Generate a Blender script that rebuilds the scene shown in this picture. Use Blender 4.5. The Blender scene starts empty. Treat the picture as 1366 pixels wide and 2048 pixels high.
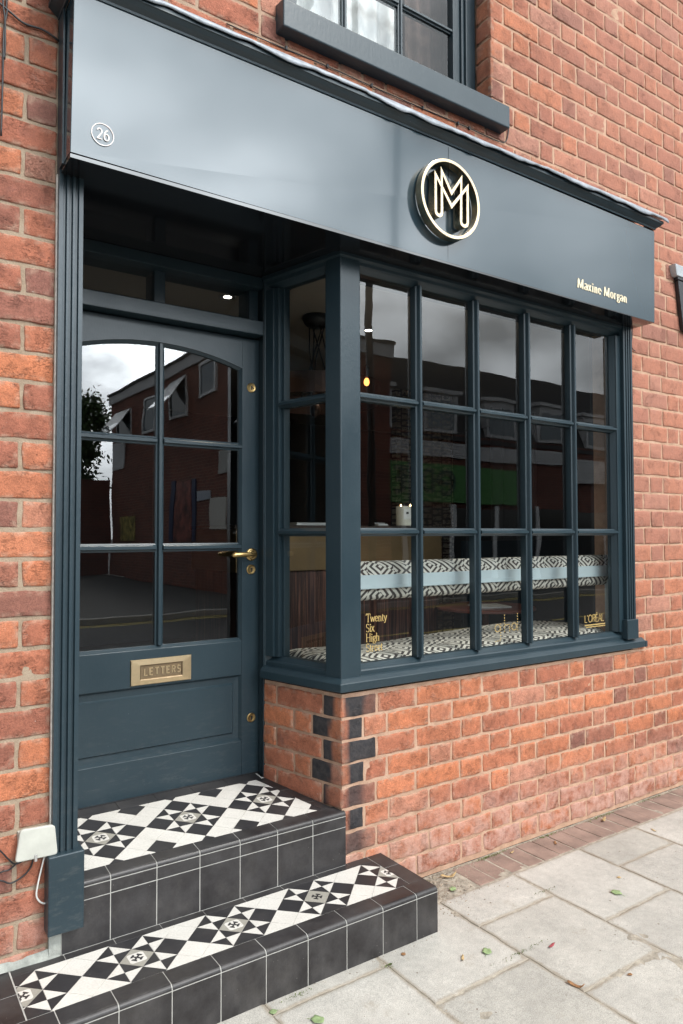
import bpy, bmesh, math, random
import numpy as np
from mathutils import Vector, Matrix
R = math.radians
random.seed(7)
rng = np.random.default_rng(11)
S = bpy.context.scene
col = S.collection

# ------------------------------------------------------------------ camera
cam_d = bpy.data.cameras.new("camera")
cam = bpy.data.objects.new("camera", cam_d)
col.objects.link(cam)
yaw, pitch, roll = -.5994, .0314, -.002
fw = Vector((-math.sin(yaw) * math.cos(pitch), math.cos(yaw) * math.cos(pitch), math.sin(pitch)))
rt = fw.cross(Vector((0, 0, 1))).normalized()
up = rt.cross(fw)
c_, s_ = math.cos(roll), math.sin(roll)
rt, up = c_ * rt + s_ * up, -s_ * rt + c_ * up
M = Matrix((rt, up, -fw)).transposed().to_4x4()
M.translation = Vector((-.5519, -2.3543, 1.4532))
cam.matrix_world = M
cam_d.sensor_fit = 'VERTICAL'
cam_d.sensor_height = 36
cam_d.lens = 1435.57 * 36 / 2048
cam_d.clip_start = .02
cam_d.clip_end = 2000
S.camera = cam

# ------------------------------------------------------------------ sky, clouds, sun, exposure
S.view_settings.view_transform = 'Standard'
S.view_settings.look = 'None'
S.view_settings.gamma = 1
S.view_settings.exposure = 0.38
SUN_EL, SUN_AZ = 52, 28          # azimuth measured from -Y towards +X
sdir = Vector((math.sin(R(SUN_AZ)) * math.cos(R(SUN_EL)), -math.cos(R(SUN_AZ)) * math.cos(R(SUN_EL)), math.sin(R(SUN_EL))))
w = bpy.data.worlds.new("World")
S.world = w
w.use_nodes = True
wt = w.node_tree
wt.nodes.clear()
wn, wl = wt.nodes, wt.links


def N(nt, t, **kw):
    n = nt.nodes.new(t)
    for k, v in kw.items():
        if k.startswith('i_'):
            key = k[2:]
            n.inputs[int(key) if key.isdigit() else key].default_value = v
        else:
            setattr(n, k, v)
    return n


def math_(nt, op, a, b=None, c=None, clamp=False):
    n = nt.nodes.new('ShaderNodeMath')
    n.operation = op
    n.use_clamp = clamp
    for i, x in enumerate((a, b, c)):
        if x is None:
            continue
        if isinstance(x, (int, float)):
            n.inputs[i].default_value = x
        else:
            nt.links.new(x, n.inputs[i])
    return n.outputs[0]


def ramp(nt, fac, stops, interp='LINEAR'):
    n = nt.nodes.new('ShaderNodeValToRGB')
    n.color_ramp.interpolation = interp
    e = n.color_ramp.elements
    while len(e) < len(stops):
        e.new(.5)
    for el, (p, c) in zip(e, stops):
        el.position = p
        el.color = (*c, 1) if not isinstance(c, (int, float)) else (c, c, c, 1)
    nt.links.new(fac, n.inputs[0])
    return n.outputs[0]


def mix(nt, f, a, b, mode='MIX'):
    n = nt.nodes.new('ShaderNodeMix')
    n.data_type = 'RGBA'
    n.blend_type = mode
    n.clamp_result = False
    for x, i in ((f, 0), (a, 6), (b, 7)):
        if isinstance(x, (int, float)):
            n.inputs[i].default_value = x
        elif isinstance(x, tuple):
            n.inputs[i].default_value = (*x, 1)
        else:
            nt.links.new(x, n.inputs[i])
    return n.outputs[2]


sky = N(wt, 'ShaderNodeTexSky', sky_type='NISHITA', sun_disc=False, sun_elevation=R(SUN_EL), sun_rotation=math.atan2(sdir.x, sdir.y), dust_density=2.0)
tc = N(wt, 'ShaderNodeTexCoord')
cl_map = N(wt, 'ShaderNodeMapping')
cl_map.inputs['Scale'].default_value = (1, 1, 1.9)
cl_map.inputs['Location'].default_value = (1.3, 0.7, 0.1)
wl.new(tc.outputs['Generated'], cl_map.inputs[0])
cn = N(wt, 'ShaderNodeTexNoise', i_Scale=2.6, i_Detail=7, i_Roughness=.52)
wl.new(cl_map.outputs[0], cn.inputs['Vector'])
cover = ramp(wt, cn.outputs[0], [(.30, 0.0), (.40, 1.0)])
cn2 = N(wt, 'ShaderNodeTexNoise', i_Scale=4.0, i_Detail=6, i_Roughness=.5)
wl.new(cl_map.outputs[0], cn2.inputs['Vector'])
shade = ramp(wt, cn2.outputs[0], [(.34, .42), (.50, .92), (.66, 1.55)])
# clouds glow round the hidden sun side of the sky
gd = Vector((.28, -.86, .42)).normalized()
dot = N(wt, 'ShaderNodeVectorMath', operation='DOT_PRODUCT')
wl.new(tc.outputs['Generated'], dot.inputs[0])
dot.inputs[1].default_value = gd
glow = ramp(wt, dot.outputs['Value'], [(.30, .15), (.78, .15), (.88, .34), (.94, .58), (.995, 1.1)])
CLOUD = 6.2
cloudv = math_(wt, 'MULTIPLY', math_(wt, 'MULTIPLY', shade, glow), CLOUD)
cc = N(wt, 'ShaderNodeCombineColor')
wl.new(math_(wt, 'MULTIPLY', cloudv, .935), cc.inputs[0])
wl.new(cloudv, cc.inputs[1])
wl.new(math_(wt, 'MULTIPLY', cloudv, 1.045), cc.inputs[2])
bg1 = N(wt, 'ShaderNodeBackground', i_Strength=.13)
wl.new(sky.outputs[0], bg1.inputs[0])
bg2 = N(wt, 'ShaderNodeBackground', i_Strength=1.0)
wl.new(cc.outputs[0], bg2.inputs[0])
mx = N(wt, 'ShaderNodeMixShader')
wl.new(cover, mx.inputs[0])
wl.new(bg1.outputs[0], mx.inputs[1])
wl.new(bg2.outputs[0], mx.inputs[2])
wo = N(wt, 'ShaderNodeOutputWorld')
wl.new(mx.outputs[0], wo.inputs[0])

sd = bpy.data.lights.new("sun", 'SUN')
sd.energy = 1.9
sd.angle = R(14)
sd.color = (1, .95, .88)
so = bpy.data.objects.new("sun", sd)
so.rotation_euler = sdir.to_track_quat('Z', 'Y').to_euler()
so.location = (0, -8, 12)
col.objects.link(so)
S.cycles.use_denoising = True
S.cycles.max_bounces = 10
S.cycles.transparent_max_bounces = 16
S.cycles.caustics_reflective = False
S.cycles.caustics_refractive = False
S.cycles.sample_clamp_indirect = 6


# ------------------------------------------------------------------ materials
def new_mat(name):
    m = bpy.data.materials.new(name)
    m.use_nodes = True
    nt = m.node_tree
    nt.nodes.clear()
    out = nt.nodes.new('ShaderNodeOutputMaterial')
    p = nt.nodes.new('ShaderNodeBsdfPrincipled')
    nt.links.new(p.outputs[0], out.inputs[0])
    return m, nt, p, out


def coords(nt, scale=(1, 1, 1)):
    g = nt.nodes.new('ShaderNodeNewGeometry')
    mp = nt.nodes.new('ShaderNodeMapping')
    mp.inputs['Scale'].default_value = scale
    nt.links.new(g.outputs['Position'], mp.inputs[0])
    return mp.outputs[0]


def noise(nt, vec, scale, detail=4, rough=.55, dist=0):
    n = N(nt, 'ShaderNodeTexNoise', i_Scale=scale, i_Detail=detail, i_Roughness=rough, i_Distortion=dist)
    nt.links.new(vec, n.inputs['Vector'])
    return n.outputs[0]


def bump(nt, p, h, dist, strength=1.0, socket='Normal'):
    b = N(nt, 'ShaderNodeBump', i_Strength=strength, i_Distance=dist)
    nt.links.new(h, b.inputs['Height'])
    nt.links.new(b.outputs[0], p.inputs[socket])
    return b


def simple(name, c, rough=.5, metal=0, nscale=0, namp=.15, bdist=0, bscale=60, spec=.5, coat=0, stretch=(1, 1, 1)):
    m, nt, p, out = new_mat(name)
    p.inputs['Roughness'].default_value = rough
    p.inputs['Metallic'].default_value = metal
    p.inputs['Specular IOR Level'].default_value = spec
    p.inputs['Coat Weight'].default_value = coat
    v = coords(nt, stretch)
    if nscale:
        n = noise(nt, v, nscale)
        f = ramp(nt, n, [(.3, 1 - namp), (.7, 1 + namp)])
        nt.links.new(mix(nt, 1.0, tuple(c), f, 'MULTIPLY'), p.inputs['Base Color'])
    else:
        p.inputs['Base Color'].default_value = (*c, 1)
    if bdist:
        bump(nt, p, noise(nt, v, bscale, 5), bdist)
    return m


def mat_paint():
    m, nt, p, out = new_mat('navy_gloss_paint')
    v = coords(nt)
    n1 = noise(nt, v, 3.5, 5)
    c = mix(nt, ramp(nt, n1, [(.3, 0.0), (.7, 1.0)]), (.0160, .0325, .043), (.0215, .040, .051))
    sp = N(nt, 'ShaderNodeTexVoronoi', i_Scale=38)
    nt.links.new(v, sp.inputs['Vector'])
    dots = ramp(nt, sp.outputs['Distance'], [(.0, 1.0), (.022, 1.0), (.04, 0.0)])
    rare = ramp(nt, noise(nt, v, 9, 2), [(.62, 0.0), (.68, 1.0)])
    c = mix(nt, math_(nt, 'MULTIPLY', dots, rare), c, (.42, .44, .44))
    zz = N(nt, 'ShaderNodeSeparateXYZ')
    nt.links.new(v, zz.inputs[0])
    lowz = ramp(nt, zz.outputs[2], [(.36, 1.0), (.75, .25), (1.0, .12)])
    sc = ramp(nt, noise(nt, coords(nt, (1, 1, 3.5)), 17, 6, .75), [(.52, 0.0), (.70, .16)])
    c = mix(nt, math_(nt, 'MULTIPLY', sc, lowz), c, (.22, .21, .19))
    nt.links.new(c, p.inputs['Base Color'])
    nt.links.new(ramp(nt, n1, [(.3, .30), (.7, .40)]), p.inputs['Roughness'])
    vs = coords(nt, (1, 1, .16))
    h = math_(nt, 'ADD', math_(nt, 'MULTIPLY', noise(nt, vs, 160, 3), .5), math_(nt, 'MULTIPLY', noise(nt, v, 55, 3), .7))
    bump(nt, p, h, .0008, .8)
    return m


def mat_panel():
    m, nt, p, out = new_mat('fascia_panel_gloss')
    v = coords(nt)
    p.inputs['Base Color'].default_value = (.022, .045, .060, 1)
    p.inputs['Roughness'].default_value = .13
    p.inputs['IOR'].default_value = 1.5
    p.inputs['Coat Weight'].default_value = .38
    p.inputs['Coat IOR'].default_value = 1.5
    p.inputs['Coat Roughness'].default_value = .05
    h = noise(nt, v, 2.2, 2)
    bump(nt, p, h, .004, .5)
    return m


def mat_brick():
    m, nt, p, out = new_mat('weathered_red_brick')
    v = coords(nt)
    at = N(nt, 'ShaderNodeAttribute', attribute_name='bk')
    sep = N(nt, 'ShaderNodeSeparateColor')
    nt.links.new(at.outputs['Color'], sep.inputs[0])
    r1, r2, burn = sep.outputs[0], sep.outputs[1], sep.outputs[2]
    edge = at.outputs['Alpha']
    base = ramp(nt, r1, [(0, (.27, .100, .068)), (.3, (.36, .122, .072)), (.55, (.43, .150, .080)), (.8, (.53, .180, .082)), (1, (.43, .205, .145))])
    dark = ramp(nt, r2, [(.80, 0.0), (.93, .85)])
    base = mix(nt, dark, base, (.19, .085, .07))
    n1 = noise(nt, v, 26, 6, .62, .4)
    base = mix(nt, 1.0, base, ramp(nt, n1, [(.25, .66), (.5, 1.04), (.8, 1.36)]), 'MULTIPLY')
    # purple-brown fire marks inside bricks
    n2 = noise(nt, v, 9.5, 4, .6)
    base = mix(nt, ramp(nt, n2, [(.58, 0.0), (.72, .55)]), base, (.20, .085, .07))
    n3 = noise(nt, v, 240, 3, .6)
    base = mix(nt, 1.0, base, ramp(nt, n3, [(.25, .62), (.6, 1.14)]), 'MULTIPLY')
    soot = noise(nt, v, 1.7, 5, .65)
    base = mix(nt, 1.0, base, ramp(nt, soot, [(.3, .80), (.6, 1.05)]), 'MULTIPLY')
    crk = ramp(nt, noise(nt, coords(nt, (1, 1, 2.6)), 34, 5, .7, 1.2), [(.485, 0.0), (.5, 1.0), (.515, 0.0)])
    crk = math_(nt, 'MULTIPLY', crk, ramp(nt, noise(nt, v, 11, 3), [(.5, 0.0), (.6, .75)]))
    base = mix(nt, crk, base, (.10, .05, .04))
    # pits
    vo = N(nt, 'ShaderNodeTexVoronoi', i_Scale=85)
    nt.links.new(v, vo.inputs['Vector'])
    pit = ramp(nt, vo.outputs['Distance'], [(.0, 1.0), (.10, 1.0), (.2, 0.0)])
    pit = math_(nt, 'MULTIPLY', pit, ramp(nt, noise(nt, v, 30, 3), [(.56, 0.0), (.62, 1.0)]))
    base = mix(nt, math_(nt, 'MULTIPLY', pit, .6), base, (.07, .035, .028))
    # white specks of old paint and lime
    vo2 = N(nt, 'ShaderNodeTexVoronoi', i_Scale=48)
    nt.links.new(v, vo2.inputs['Vector'])
    sp = ramp(nt, vo2.outputs['Distance'], [(.0, 1.0), (.05, 1.0), (.09, 0.0)])
    sp = math_(nt, 'MULTIPLY', sp, ramp(nt, noise(nt, v, 6.5, 3), [(.56, 0.0), (.64, 1.0)]))
    base = mix(nt, math_(nt, 'MULTIPLY', sp, .85), base, (.66, .60, .55))
    # mortar smeared over the brick edges
    sm = math_(nt, 'MULTIPLY', ramp(nt, edge, [(.25, 0.0), (1.0, 1.0)]), ramp(nt, noise(nt, v, 34, 4), [(.44, 0.0), (.66, .75)]))
    base = mix(nt, sm, base, (.50, .36, .265))
    # pale bloom towards the ground and in patches
    g = N(nt, 'ShaderNodeSeparateXYZ')
    nt.links.new(v, g.inputs[0])
    low = ramp(nt, g.outputs[2], [(.08, 1.0), (.20, .65), (.36, 0.0)])
    ef = ramp(nt, noise(nt, v, 13, 6, .7), [(.38, 0.0), (.58, 1.0)])
    ef = math_(nt, 'MULTIPLY', math_(nt, 'MULTIPLY', ef, low), .85)
    base = mix(nt, ef, base, (.57, .37, .305))
    ef2 = math_(nt, 'MULTIPLY', ramp(nt, noise(nt, v, 5.5, 6, .7), [(.60, 0.0), (.74, 1.0)]), .45)
    base = mix(nt, ef2, base, (.50, .36, .30))
    # haze painted into the colour: bricks further up and right turn paler pink
    pk_haze = math_(nt, 'MULTIPLY', ramp(nt, math_(nt, 'MULTIPLY', math_(nt, 'SUBTRACT', g.outputs[0], 1.6), .5, clamp=True), [(0.0, 0.0), (.6, 1.0)]),
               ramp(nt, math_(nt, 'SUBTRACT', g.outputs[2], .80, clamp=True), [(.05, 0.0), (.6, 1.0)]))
    base = mix(nt, math_(nt, 'MULTIPLY', pk_haze, .55), base, (.43, .205, .150))
    bl = mix(nt, ramp(nt, noise(nt, v, 45, 3), [(.3, 0.0), (.7, 1.0)]), (.030, .030, .034), (.062, .055, .055))
    base = mix(nt, .13, base, (.40, .20, .15))
    base = mix(nt, burn, base, bl)
    nt.links.new(base, p.inputs['Base Color'])
    p.inputs['Roughness'].default_value = .88
    p.inputs['Specular IOR Level'].default_value = .25
    h = math_(nt, 'ADD', math_(nt, 'MULTIPLY', noise(nt, v, 70, 7, .7), 1.0), math_(nt, 'MULTIPLY', math_(nt, 'ADD', pit, crk), -.6))
    bump(nt, p, h, .006, .9)
    return m


def mat_mortar():
    m, nt, p, out = new_mat('lime_mortar')
    v = coords(nt)
    n1 = noise(nt, v, 14, 6, .65)
    c = ramp(nt, n1, [(.25, (.33, .235, .18)), (.5, (.47, .345, .27)), (.75, (.56, .43, .35))])
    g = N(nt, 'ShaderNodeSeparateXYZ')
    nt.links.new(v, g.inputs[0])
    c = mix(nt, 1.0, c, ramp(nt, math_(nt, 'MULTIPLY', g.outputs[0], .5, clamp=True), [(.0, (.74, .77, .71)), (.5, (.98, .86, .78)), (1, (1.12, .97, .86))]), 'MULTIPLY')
    c = mix(nt, 1.0, c, ramp(nt, noise(nt, v, 300, 2), [(.3, .84), (.7, 1.10)]), 'MULTIPLY')
    nt.links.new(c, p.inputs['Base Color'])
    p.inputs['Roughness'].default_value = .95
    p.inputs['Specular IOR Level'].default_value = .15
    bump(nt, p, noise(nt, v, 180, 5), .003, .8)
    return m


def mat_paving():
    m, nt, p, out = new_mat('concrete_paving')
    v = coords(nt)
    at = N(nt, 'ShaderNodeAttribute', attribute_name='bk')
    sep = N(nt, 'ShaderNodeSeparateColor')
    nt.links.new(at.outputs['Color'], sep.inputs[0])
    c = ramp(nt, sep.outputs[0], [(0, (.44, .42, .375)), (.5, (.485, .46, .415)), (1, (.525, .50, .455))])
    c = mix(nt, 1.0, c, ramp(nt, noise(nt, v, 3.2, 7, .68), [(.3, .78), (.7, 1.10)]), 'MULTIPLY')
    c = mix(nt, 1.0, c, ramp(nt, noise(nt, v, 30, 6, .7), [(.3, .88), (.7, 1.10)]), 'MULTIPLY')
    c = mix(nt, 1.0, c, ramp(nt, noise(nt, v, 330, 3, .7), [(.28, .60), (.6, 1.14)]), 'MULTIPLY')
    st = ramp(nt, noise(nt, v, 7, 5, .75), [(.60, 0.0), (.72, .5)])
    c = mix(nt, st, c, (.30, .25, .19))
    ed = ramp(nt, math_(nt, 'MULTIPLY', at.outputs['Alpha'], math_(nt, 'ADD', noise(nt, v, 22, 5, .7), .35)), [(.45, 0.0), (.8, .75)])
    c = mix(nt, ed, c, (.30, .25, .19))
    vo = N(nt, 'ShaderNodeTexVoronoi', i_Scale=26)
    nt.links.new(v, vo.inputs['Vector'])
    sp = math_(nt, 'MULTIPLY', ramp(nt, vo.outputs['Distance'], [(.0, 1.0), (.07, 1.0), (.11, 0.0)]), ramp(nt, noise(nt, v, 5, 2), [(.53, 0.0), (.6, .8)]))
    c = mix(nt, sp, c, (.14, .10, .07))
    nt.links.new(c, p.inputs['Base Color'])
    p.inputs['Roughness'].default_value = .85
    p.inputs['Specular IOR Level'].default_value = .3
    bump(nt, p, math_(nt, 'ADD', noise(nt, v, 210, 4), noise(nt, v, 20, 4)), .003, .6)
    return m


def mat_tile(name, c, c2, rough, spec=.5):
    m, nt, p, out = new_mat(name)
    v = coords(nt)
    n1 = noise(nt, v, 11, 6, .65)
    cc = mix(nt, ramp(nt, n1, [(.35, 0.0), (.75, 1.0)]), c, c2)
    cc = mix(nt, 1.0, cc, ramp(nt, noise(nt, v, 160, 3), [(.3, .9), (.7, 1.08)]), 'MULTIPLY')
    dust = ramp(nt, noise(nt, coords(nt, (1, 1, .7)), 5.5, 7, .72), [(.50, 0.0), (.78, .10)])
    cc = mix(nt, dust, cc, (.34, .31, .27))
    vo = N(nt, 'ShaderNodeTexVoronoi', i_Scale=60)
    nt.links.new(v, vo.inputs['Vector'])
    fl = math_(nt, 'MULTIPLY', ramp(nt, vo.outputs['Distance'], [(.0, 1.0), (.05, 1.0), (.08, 0.0)]), ramp(nt, noise(nt, v, 8, 3), [(.57, 0.0), (.63, .55)]))
    cc = mix(nt, fl, cc, (.40, .38, .34))
    nt.links.new(cc, p.inputs['Base Color'])
    nt.links.new(ramp(nt, n1, [(.3, rough), (.7, rough + .14)]), p.inputs['Roughness'])
    p.inputs['Specular IOR Level'].default_value = spec
    bump(nt, p, noise(nt, v, 40, 4), .0009, .6)
    return m


def mat_glass(name, mult, tint=(.93, .96, .95)):
    m, nt, p, out = new_mat(name)
    nt.nodes.remove(p)
    tr = N(nt, 'ShaderNodeBsdfTransparent')
    tr.inputs[0].default_value = (*tint, 1)
    gl = N(nt, 'ShaderNodeBsdfGlossy', i_Roughness=.0)
    gl.inputs[0].default_value = (1, 1, 1, 1)
    fr = N(nt, 'ShaderNodeLayerWeight', i_Blend=.5)
    # Schlick on the facing angle works from both sides of a single sheet
    f5 = math_(nt, 'POWER', fr.outputs['Facing'], 4.2)
    f = math_(nt, 'ADD', math_(nt, 'MULTIPLY', f5, .93), .043)
    f = math_(nt, 'MULTIPLY', f, mult, clamp=True)
    v = coords(nt)
    b = N(nt, 'ShaderNodeBump', i_Strength=.35, i_Distance=.0012)
    nt.links.new(noise(nt, v, 4.5, 1), b.inputs['Height'])
    nt.links.new(b.outputs[0], gl.inputs['Normal'])
    mxs = N(nt, 'ShaderNodeMixShader')
    nt.links.new(f, mxs.inputs[0])
    nt.links.new(tr.outputs[0], mxs.inputs[1])
    nt.links.new(gl.outputs[0], mxs.inputs[2])
    nt.links.new(mxs.outputs[0], out.inputs[0])
    return m


def mat_emit(name, c, s):
    m, nt, p, out = new_mat(name)
    p.inputs['Base Color'].default_value = (*c, 1)
    p.inputs['Emission Color'].default_value = (*c, 1)
    p.inputs['Emission Strength'].default_value = s
    return m


def mat_maze(name, sx, sy, axis='XZ', shift=0.0):
    """black and cream woven maze of broken diamonds"""
    m, nt, p, out = new_mat(name)
    tcn = N(nt, 'ShaderNodeUVMap')
    sx_ = N(nt, 'ShaderNodeSeparateXYZ')
    nt.links.new(tcn.outputs[0], sx_.inputs[0])
    u = math_(nt, 'MULTIPLY', sx_.outputs[0], sx)
    vv = math_(nt, 'MULTIPLY', sx_.outputs[1], sy)
    ru = math_(nt, 'FLOOR', u)
    par = math_(nt, 'PINGPONG', ru, 1)
    fu = math_(nt, 'ABSOLUTE', math_(nt, 'SUBTRACT', math_(nt, 'FRACT', u), .5))
    v2 = math_(nt, 'ADD', vv, math_(nt, 'MULTIPLY', par, .31))
    fv = math_(nt, 'ABSOLUTE', math_(nt, 'SUBTRACT', math_(nt, 'FRACT', v2), .5))
    d = math_(nt, 'ADD', fu, math_(nt, 'MULTIPLY', fv, 1.0))
    sw = math_(nt, 'GREATER_THAN', math_(nt, 'FRACT', math_(nt, 'ADD', math_(nt, 'MULTIPLY', u, .5), vv)), .5)
    d2 = math_(nt, 'ADD', math_(nt, 'SUBTRACT', fu, math_(nt, 'MULTIPLY', sw, .18)), fv)
    st = math_(nt, 'FRACT', math_(nt, 'MULTIPLY', math_(nt, 'ADD', d2, d), 2.1))
    k = ramp(nt, st, [(.40, 0.0), (.47, 1.0), (.93, 1.0), (1.0, 0.0)])
    wv = noise(nt, coords(nt), 320, 2)
    c = mix(nt, k, (.060, .050, .047), (.66, .62, .55))
    c = mix(nt, 1.0, c, ramp(nt, wv, [(.3, .82), (.7, 1.1)]), 'MULTIPLY')
    nt.links.new(c, p.inputs['Base Color'])
    p.inputs['Roughness'].default_value = .9
    bump(nt, p, wv, .001, .5)
    return m


def mat_zebrano():
    m, nt, p, out = new_mat('dark_zebrano_veneer')
    v = coords(nt, (1, 1, .02))
    n = noise(nt, v, 90, 4, .7)
    n2 = noise(nt, v, 260, 2, .6)
    c = ramp(nt, n, [(.36, (.014, .008, .008)), (.52, (.05, .022, .018)), (.62, (.16, .07, .045)), (.72, (.03, .014, .012))])
    c = mix(nt, 1.0, c, ramp(nt, n2, [(.3, .6), (.7, 1.3)]), 'MULTIPLY')
    nt.links.new(c, p.inputs['Base Color'])
    p.inputs['Roughness'].default_value = .35
    return m


def mat_wallpaper():
    m, nt, p, out = new_mat('letterpress_wallpaper')
    v = coords(nt, (1, 0, 1))
    g = N(nt, 'ShaderNodeSeparateXYZ')
    nt.links.new(v, g.inputs[0])
    br = N(nt, 'ShaderNodeTexBrick', i_Scale=1.0)
    br.offset = .37
    br.inputs['Brick Width'].default_value = .055
    br.inputs['Row Height'].default_value = .12
    br.inputs['Mortar Size'].default_value = .008
    br.inputs['Color1'].default_value = (.50, .42, .30, 1)
    br.inputs['Color2'].default_value = (.36, .25, .17, 1)
    br.inputs['Mortar'].default_value = (.07, .03, .02, 1)
    cx = N(nt, 'ShaderNodeCombineXYZ')
    nt.links.new(g.outputs[2], cx.inputs[0])
    nt.links.new(g.outputs[0], cx.inputs[1])
    nt.links.new(cx.outputs[0], br.inputs['Vector'])
    vv = coords(nt, (16, 0, 30))
    n = noise(nt, vv, 1.3, 1)
    c = mix(nt, ramp(nt, n, [(.52, 0.0), (.55, .85)]), br.outputs[0], (.06, .03, .02))
    nt.links.new(c, p.inputs['Base Color'])
    p.inputs['Roughness'].default_value = .8
    return m


def mat_lead():
    m, nt, p, out = new_mat('weathered_lead')
    v = coords(nt)
    n = noise(nt, v, 22, 6, .7)
    c = ramp(nt, n, [(.3, (.17, .19, .215)), (.55, (.31, .335, .37)), (.8, (.45, .47, .51))])
    nt.links.new(c, p.inputs['Base Color'])
    p.inputs['Roughness'].default_value = .55
    p.inputs['Metallic'].default_value = .2
    bump(nt, p, noise(nt, v, 60, 4), .002, .7)
    return m


def mat_brass(name, c, rough):
    m, nt, p, out = new_mat(name)
    v = coords(nt)
    n = noise(nt, v, 35, 4, .6)
    nt.links.new(mix(nt, ramp(nt, n, [(.3, 0.0), (.75, 1.0)]), tuple(c), tuple(x * .78 for x in c)), p.inputs['Base Color'])
    p.inputs['Metallic'].default_value = 1
    nt.links.new(ramp(nt, n, [(.3, rough), (.7, rough + .1)]), p.inputs['Roughness'])
    bump(nt, p, noise(nt, v, 50, 2), .0006, .5)
    return m


def mat_setts():
    m = simple('brown_paver', (.27, .185, .15), .9, nscale=9, namp=.28, bdist=.003, bscale=120)
    return m


def mat_dirbrick(name, ax, c1, c2, mo):
    """far brickwork across the street, coursed along one axis"""
    m, nt, p, out = new_mat(name)
    g = N(nt, 'ShaderNodeNewGeometry')
    s = N(nt, 'ShaderNodeSeparateXYZ')
    nt.links.new(g.outputs['Position'], s.inputs[0])
    cx = N(nt, 'ShaderNodeCombineXYZ')
    nt.links.new(s.outputs[ax], cx.inputs[0])
    nt.links.new(s.outputs[2], cx.inputs[1])
    br = N(nt, 'ShaderNodeTexBrick', i_Scale=1.0)
    br.inputs['Brick Width'].default_value = .235
    br.inputs['Row Height'].default_value = .085
    br.inputs['Mortar Size'].default_value = .009
    br.inputs['Color1'].default_value = (*c1, 1)
    br.inputs['Color2'].default_value = (*c2, 1)
    br.inputs['Mortar'].default_value = (*mo, 1)
    nt.links.new(cx.outputs[0], br.inputs['Vector'])
    n = noise(nt, coords(nt), 1.2, 5)
    nt.links.new(mix(nt, 1.0, br.outputs[0], ramp(nt, n, [(.3, .8), (.7, 1.15)]), 'MULTIPLY'), p.inputs['Base Color'])
    p.inputs['Roughness'].default_value = .9
    return m


PAINT = mat_paint()
PANEL = mat_panel()
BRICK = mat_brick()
MORTAR = mat_mortar()
PAVE = mat_paving()
T_WHITE = mat_tile('cream_white_tile', (.72, .69, .64), (.64, .61, .56), .38)
T_BLACK = mat_tile('black_encaustic_tile', (.020, .019, .021), (.034, .032, .035), .40)
T_GREY = mat_tile('stone_grey_tile', (.36, .34, .295), (.31, .29, .25), .5)
T_SLATE = mat_tile('black_quarry_tile', (.018, .016, .017), (.050, .047, .048), .36)
GROUT = simple('pale_grout', (.44, .43, .40), .9, nscale=40, namp=.1)
JOINT = simple('joint_dirt', (.36, .32, .26), .95, nscale=30, namp=.35, bdist=.004, bscale=120)
GLASS = mat_glass('shop_window_glass', 2.0)
GLASS_D = mat_glass('double_glazed_door_glass', 2.9, (.86, .89, .88))
GLASS_U = mat_glass('upstairs_glass', 1.35, (.9, .92, .92))
BRASS = mat_brass('aged_brass', (.58, .40, .17), .26)
GOLD = mat_brass('polished_champagne_gold', (.62, .50, .34), .18)
GOLDLEAF = simple('gold_vinyl', (.62, .44, .17), .4, metal=.35)
CREAM_V = simple('pale_gold_vinyl', (.80, .70, .50), .4, metal=.2)
PINK_V = simple('rose_gold_vinyl', (.97, .87, .82), .6)
LEAD = mat_lead()
BLACKPL = simple('black_plastic', (.018, .018, .02), .45)
WHITEPL = simple('weathered_white_plastic', (.47, .47, .42), .45, nscale=14, namp=.12, bdist=.001, bscale=40)
WHITEC = simple('white_cable_sheath', (.72, .70, .66), .5)
SEAL = simple('white_sealant', (.66, .62, .56), .7, nscale=60, namp=.2)
CEMENT = simple('cement_fillet', (.33, .34, .31), .9, nscale=25, namp=.3, bdist=.003, bscale=90)
SETT = mat_setts()
MAZE_S = mat_maze('maze_seat_fabric', 6.2, 6.2)
MAZE_B = mat_maze('maze_bolster_fabric', 7.0, 8.0)
RAILP = simple('pale_blue_grey_paint', (.40, .47, .50), .5, nscale=6, namp=.06)
ZEB = mat_zebrano()
WALLP = mat_wallpaper()
DGOLD = simple('bronzed_metal_panel', (.15, .095, .042), .45, metal=.5, nscale=5, namp=.2)
INT_WALL = simple('interior_dark_paint', (.026, .030, .036), .8)
INT_NAVY = simple('interior_navy_paint', (.012, .03, .045), .7)
INT_CEIL = simple('interior_ceiling_paint', (.36, .31, .26), .9)
INT_FLOOR = simple('interior_dark_floor', (.05, .042, .038), .4)
CURTAIN = simple('grey_curtain_cloth', (.15, .15, .155), .9)
UPCURT = simple('white_voile', (.80, .80, .78), .9)
COPPER = simple('dark_copper', (.055, .028, .02), .4, metal=.6)
WOODT = simple('dark_table_wood', (.17, .060, .045), .3, nscale=12, namp=.3)
PAPER = simple('magazine_paper', (.6, .6, .58), .5)
WAX = simple('cream_candle_glass', (.78, .74, .62), .3)
ALU = simple('brushed_aluminium', (.6, .6, .6), .35, metal=.8)
FLAME = mat_emit('candle_flame', (1, .66, .30), 16)
LAMPE = mat_emit('downlight_glow', (1, .93, .80), 14)
BULB = mat_emit('filament_bulb_glow', (1, .36, .09), 2.6)
ASPH = simple('asphalt', (.040, .040, .041), .9, nscale=30, namp=.25, bdist=.004, bscale=150)
KERB = simple('kerb_stone', (.30, .29, .27), .85, nscale=10, namp=.15)
YEL = simple('worn_yellow_line', (.40, .33, .10), .8)
OBR_Y = mat_dirbrick('far_brick_side', 1, (.24, .075, .05), (.13, .042, .032), (.25, .17, .13))
OBR_X = mat_dirbrick('far_brick_front', 0, (.20, .065, .045), (.13, .042, .032), (.17, .12, .10))
DARKTILE = simple('dark_mansard_tile', (.028, .026, .028), .7, nscale=4, namp=.3)
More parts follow.
